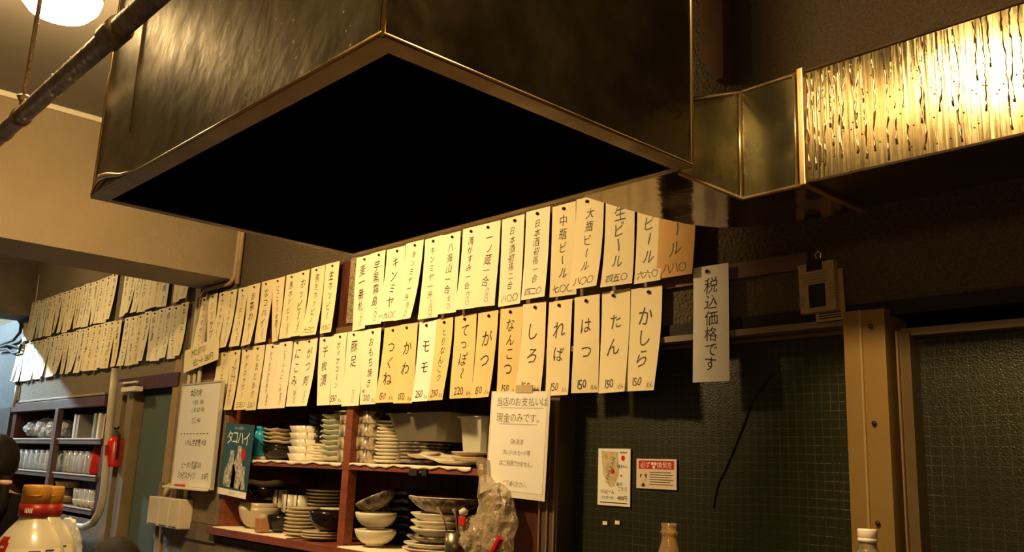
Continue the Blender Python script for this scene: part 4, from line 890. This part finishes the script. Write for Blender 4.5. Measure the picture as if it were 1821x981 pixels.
# cables and small conduit at far left corner
tag(obj('wall_conduit', tube(BM(), [at(47, 575, D-.03), at(43, 610, D-.03), at(40, 618, D-.03)], .018, 8), pipe_w, smooth=True), 'white conduit stub above the far end strips', 'conduit')
tag(obj('wall_conduit', tube(BM(), [at(31, 685, D-.03), at(28, 705, D-.03), at(25, 722, D-.03)], .014, 8), pipe_w, smooth=True), 'white conduit below the curled end strip', 'conduit')
b = BM(); tube(b, [at(a, c, D-.05) for a, c in ((-10, 615), (8, 610), (24, 604), (36, 590), (38, 575))], .013, 8); tube(b, [at(a, c, D-.05) for a, c in ((-6, 622), (12, 620), (24, 628), (34, 626), (38, 612))], .010, 8); tube(b, [at(a, c, D-.05) for a, c in ((2, 616), (14, 612), (28, 616), (36, 622))], .009, 8)
tag(obj('black_cables', b, black, smooth=True), 'black cables looping on the pale wall at the far left', 'cable')
tag(obj('vertical_wire', tube(BM(), [at(70, 488, D-.016), at(66, 520, D-.016), at(62, 545, D-.016)], .006, 6), pipe_w, smooth=True), 'thin wire down the wall above the far strips', 'wire')

# ------------------------------------------------------------------ foreground counter and bottles (counter top lies just below the frame)
ct = struct('counter', bx(-1.85, 1.2, .25, 1.6, .0, .9, bev=.01), brownwood); del ct['kind']; tag(ct, 'brown counter carrying the sauce and drink bottles', 'counter')
def rg(px, py, r):
    d = fw + rt*(px-CX)/F - up*(py-CY)/F; return EYE + d*(r/math.hypot(d.x, d.y))
cream_pl = mat('cream_bottle', (.66, .60, .46), .28, coat=.4)
capo = mat('orange_cap', (.52, .25, .04), .4); redb = mat('red_band', (.34, .015, .015), .4)
def sauce(px, py, r, label):
    p = rg(px, py, r); h = p.z-.9
    t = thing('sauce_bottle', label, 'bottle', (p.x, p.y, .9), math.atan2(-p.x, p.y)*1.0, 'orange capped sauce bottles')
    obj('body', lathe(BM(), [(0, 0), (.050, 0), (.054, .006), (.054, .10), (.056, h-.135), (.055, h-.115), (.052, h-.102), (.045, h-.086), (.034, h-.070), (.0215, h-.055), (.0205, h-.048), (0, h-.048)], 40), cream_pl, t, True)
    obj('red_collar', lathe(BM(), [(0.01, h-.050), (.0235, h-.050), (.0232, h-.030), (.01, h-.030)], 32), redb, t, True)
    c = obj('cap', lathe(BM(), [(.01, h-.030), (.0222, h-.030), (.0218, h-.004), (.0208, h), (0, h)], 32), capo, t, True)
    obj('cap_tab', tube(BM(), [(-.010, -.0218, h-.016), (0, -.0232, h-.017), (.008, -.0222, h-.015)], .0012, 6), capo, t, True)
    PR = [(.9, h-.048), (.0205, h-.048), (.0215, h-.055), (.034, h-.070), (.045, h-.086), (.052, h-.102), (.055, h-.115), (.056, h-.135), (.054, .10), (.054, 0)]
    def rad(z):
        for (r1, z1), (r2, z2) in zip(PR[1:], PR[2:]):
            if z <= z1 and z >= z2: return r2+(r1-r2)*(z-z2)/(z1-z2)
        return .054
    def wrap(u, v, off=0):
        rr = rad(v)+off; a = u/.054; return (rr*math.sin(a), -rr*math.cos(a), v)
    cyl = lambda rr, f=0: (lambda u, v, off=0: ((rr+off)*math.sin(u/rr), -(rr+off)*math.cos(u/rr), v))
    I = Ink(0, 3); I.rect(-.012, -.004, h-.044, h-.036); [I.rect(-.011+.003*q, -.0095+.003*q, h-.043, h-.037) for q in range(1)]
    I = Ink(0, 4)
    for q in range(5): I.rect(-.015+.0026*q, -.0135+.0026*q, h-.0435-.0005*(q % 2), h-.0365)
    I.build('collar_print', paper_w, t, cyl(.0236), .0004)
    I = Ink(0, 5); M_ = wrap
    for q in range(16):
        for z_ in range(5): I.rect(-.046+.0065*q, -.046+.0065*(q+1), h-.165+.0135*z_, h-.165+.0135*(z_+1))
    I.build('label', mat('cream_label', (.80, .70, .5), .45), t, M_, .0006)
    I = Ink(0, 6)
    for q in range(8):
        for z_ in range(14):
            u_ = -.064+.0035*q; v_ = h-.135+.0042*z_; e_ = ((q-3.5)/4.2)**2+((z_-6.5)/7.2)**2
            if e_ < 1 and not (2 <= q <= 5 and z_ % 4 == 1): I.rect(u_, u_+.0035, v_, v_+.0042)
    I.build('red_oval', redb, t, M_, .0010)
    I = Ink(.3, 7); I.ring(-.022, h-.113, .010, .0012); I.horiz('400', -.022, h-.113, .009)
    for q in range(4): I.rect(.0, .018, h-.103-.006*q, h-.1005-.006*q)
    for q in range(4): I.rect(.026+.004*q, .030+.004*q, h-.16, h-.099)
    I.build('label_print', ink, t, M_, .0011)
    return t
sauce(68, 862, 1.72, 'cream sauce bottle with orange cap and red collar, front one at left')
sauce(92, 864, 1.86, 'cream sauce bottle with orange cap, half hidden behind the front one')
q = rg(118, 962, 2.0); ti = crumple('white_tissue', 'crumpled white tissue pack behind the sauce bottles', 118, 962, q.y, .075, .16, .06, mat('tissue', (.62, .64, .62), .8), 5)
ti.location.z = .9+.095
p = rg(1190, 930, 1.66); h = p.z-.9
t = thing('glass_bottle', 'open amber tinted glass bottle rising at the bottom centre right', 'bottle', (p.x, p.y, .9))
obj('glass_body', lathe(BM(), [(0, 0), (.030, 0), (.033, .006), (.033, .11), (.030, h-.085), (.021, h-.058), (.0145, h-.034), (.0130, h-.022), (.0130, h-.020), (.0148, h-.018), (.0148, h-.014), (.0128, h-.012), (.0134, h-.006), (.0134, h), (.0095, h), (.009, h-.03), (.017, h-.06), (.026, h-.09), (.029, .10), (.028, .01), (0, .008)], 32), mat('amber_glass', (.75, .55, .28), .06, trans=.8), t, True)
obj('sauce_fill', lathe(BM(), [(0, .01), (.027, .011), (.028, .10), (.025, h-.092), (.0165, h-.065), (0, h-.062)], 24), mat('brown_sauce', (.25, .12, .03), .3), t, True)
p = rg(1542, 940, 1.6); h = p.z-.9
t = thing('plastic_bottle', 'clear plastic bottle with white cap in front of the ochre post', 'bottle', (p.x, p.y, .9))
obj('bottle_body', lathe(BM(), [(0, 0), (.040, 0), (.043, .008), (.043, h-.085), (.040, h-.062), (.030, h-.044), (.016, h-.034), (.0135, h-.027), (.0135, h-.02), (.012, h-.02), (.012, h-.03), (.028, h-.05), (.040, h-.09), (.040, .01), (0, .006)], 32), mat('clear_pet', (.85, .80, .6), .05, trans=.9, ior=1.3), t, True)
obj('cap', lathe(BM(), [(0, h), (.0142, h), (.0150, h-.002), (.0150, h-.013), (.0146, h-.0135), (.0146, h-.0145), (.0152, h-.015), (.0152, h-.020), (.01, h-.020)], 32), white_pl, t, True)

# ------------------------------------------------------------------ people
def person(name, label, loc, rz, lean, seat=0.46, top='black'):
    t = thing(name, label, 'person', loc, rz)
    J = [(0, 0, 0), (0.0, 0, .13), (0, 0, .30), (.0, 0, .42), (.01, 0, .50), (.02, 0, .545), (.03, 0, .60), (.03, 0, .665)]
    def ln(p):
        x, y, z = p; return (x*math.cos(lean)+z*math.sin(lean), y, -x*math.sin(lean)+z*math.cos(lean)+seat+.06)
    vs = [ln(p) for p in J]; ed = [(i, i+1) for i in range(7)]; rr = [.15, .13, .15, .12, .055, .055, .085, .07]
    def add(p, r, par, raw=True): vs.append(p); rr.append(r); ed.append((par, len(vs)-1)); return len(vs)-1
    for s in (-1, 1):
        a = add(ln((0, s*.17, .40)), .06, 3); e = add(ln((.10, s*.22, .15)), .042, a); wz = seat+.26
        q = vs[e]; w_ = add((q[0]+.23, s*.14, max(wz, q[2]-.05)), .028, e); h_ = add((vs[w_][0]+.07, s*.12, vs[w_][2]), .03, w_)
        for f in range(4): k = add((vs[h_][0]+.045, s*(.085+.02*f), vs[h_][2]), .009, h_); add((vs[k][0]+.035, vs[k][1], vs[k][2]-.012), .008, k)
        k = add((vs[h_][0]+.0, s*.075, vs[h_][2]+.005), .010, h_); add((vs[k][0]+.03, s*.062, vs[k][2]-.005), .009, k)
        hp = add((0.02, s*.10, seat+.06), .10, 0); kn = add((.42, s*.12, seat+.03), .062, hp); an = add((.40, s*.12, .09), .042, kn); add((.55, s*.12, .04), .035, an)
    me = bpy.data.meshes.new('body'); me.from_pydata(vs, ed, []); bo = bpy.data.objects.new('body', me); COL.objects.link(bo)
    md = bo.modifiers.new('s', 'SKIN'); md.use_smooth_shade = True
    for i, r in enumerate(rr): me.skin_vertices[0].data[i].radius = (r, r)
    me.skin_vertices[0].data[0].use_root = True
    bo.modifiers.new('u', 'SUBSURF').levels = 1
    dg = bpy.context.evaluated_depsgraph_get(); dg.update(); m2 = bpy.data.meshes.new_from_object(bo.evaluated_get(dg)); bpy.data.objects.remove(bo)
    m2.materials.clear(); m2.materials.append(skin); m2.materials.append(blackcloth)
    hc = V(ln((.03, 0, .62))); nk = V(ln((.015, 0, .475)))
    axis = (hc-nk).normalized()
    for p_ in m2.polygons:
        c = p_.center
        hand = c.z > seat+.2 and c.x > vs[w_][0]-.01 and lean < .9
        p_.material_index = 0 if ((c-nk).dot(axis) > 0 or hand) else 1; p_.use_smooth = True
    bo = bpy.data.objects.new('body', m2); COL.objects.link(bo); bo.parent = t
    # hair cap with facial features
    b = BM(); bmesh.ops.create_icosphere(b, subdivisions=3, radius=1)
    for v in b.verts:
        q = v.co; k = 1.0 if not (q.x > .35 and q.z < .35) else .86
        v.co = V((q.x*.108*k-.008, q.y*.093*k, q.z*.122*k+.015))
    ha = obj('hair', b, hair_m, t, True, loc=hc); ha.rotation_euler = (0, lean, 0)
    b = BM(); tube(b, [(.10, 0, .01), (.116, 0, -.012), (.10, 0, -.02)], .012, 8); n_ = obj('nose', b, skin, t, True, loc=hc); n_.rotation_euler = (0, lean, 0)
    for s in (-1, 1):
        b = BM(); bmesh.ops.create_icosphere(b, subdivisions=2, radius=.011); e = obj('eye', b, black, t, True, loc=hc+Matrix.Rotation(lean, 3, 'Y')@V((.088, s*.033, .01)))
        b = BM(); bmesh.ops.create_icosphere(b, subdivisions=2, radius=.022); bmesh.ops.scale(b, verts=b.verts, vec=(.7, .35, 1.1)); obj('ear', b, skin, t, True, loc=hc+Matrix.Rotation(lean, 3, 'Y')@V((.035, s*.078, -.02)))
    return t, hc
def stool(x, y, h, lab):
    s = thing('stool', lab, 'stool', (x, y, 0)); obj('seat', lathe(BM(), [(0, h-.04), (.15, h-.04), (.16, h-.02), (.15, h), (0, h)], 24), darkwood, s, True)
    for k in range(4): a = PI/4+k*PI/2; obj('leg', tube(BM(), [(.10*math.cos(a), .10*math.sin(a), h-.04), (.15*math.cos(a), .15*math.sin(a), 0)], .014, 8), frame_dk, s)
h1 = rg(-4, 822, 5.0)
t1, hc = person('person', 'seated person in black with pink hair tie seen from behind at far left', (h1.x+.02, h1.y, 0), 2.7, 0, seat=.50)
t1.location = (h1.x - .03*math.cos(2.7), h1.y-.03*math.sin(2.7), 0); t1.location.z = 0
dz = h1.z-hc.z; t1.scale = (1, 1, h1.z/hc.z)
def l2(par, p, rz, o):
    return o
q = rg(9, 857, 4.84); 
inv = (Matrix.Translation(t1.location) @ Matrix.Rotation(2.7, 4, 'Z') @ Matrix.Diagonal((1, 1, t1.scale.z, 1))).inverted()
pq = inv @ q
b = BM(); bmesh.ops.create_icosphere(b, subdivisions=2, radius=.026); bmesh.ops.scale(b, verts=b.verts, vec=(1.2, 1.2, .7)); obj('hair_tie', b, mat('pink_scrunchie', (.62, .38, .33), .8, bump=.6), t1, True, loc=pq)
b = BM(); tube(b, [(0, 0, .03), (0, 0, -.03), (.0, .0, -.10), (.01, 0, -.17)], .02, 10, rs=[.026, .022, .026, .008]); obj('ponytail', b, hair_m, t1, True, loc=pq)
stool(h1.x-.03*math.cos(2.7), h1.y-.03*math.sin(2.7), .40*t1.scale.z, 'dark stool under the person at far left')
h2 = rg(207, 968, 3.4)
t2, hc2 = person('person', 'black haired head of a bending person at the bottom left edge', (h2.x, h2.y, 0), 2.6, .88, seat=.30)
s2 = (h2.z-.115)/hc2.z; t2.scale = (1, 1, s2)
off = Matrix.Rotation(2.6, 3, 'Z') @ V((hc2.x, 0, 0)); t2.location = (h2.x-off.x, h2.y-off.y, 0)
stool(t2.location.x, t2.location.y, .20*s2, 'low stool under the bending person')
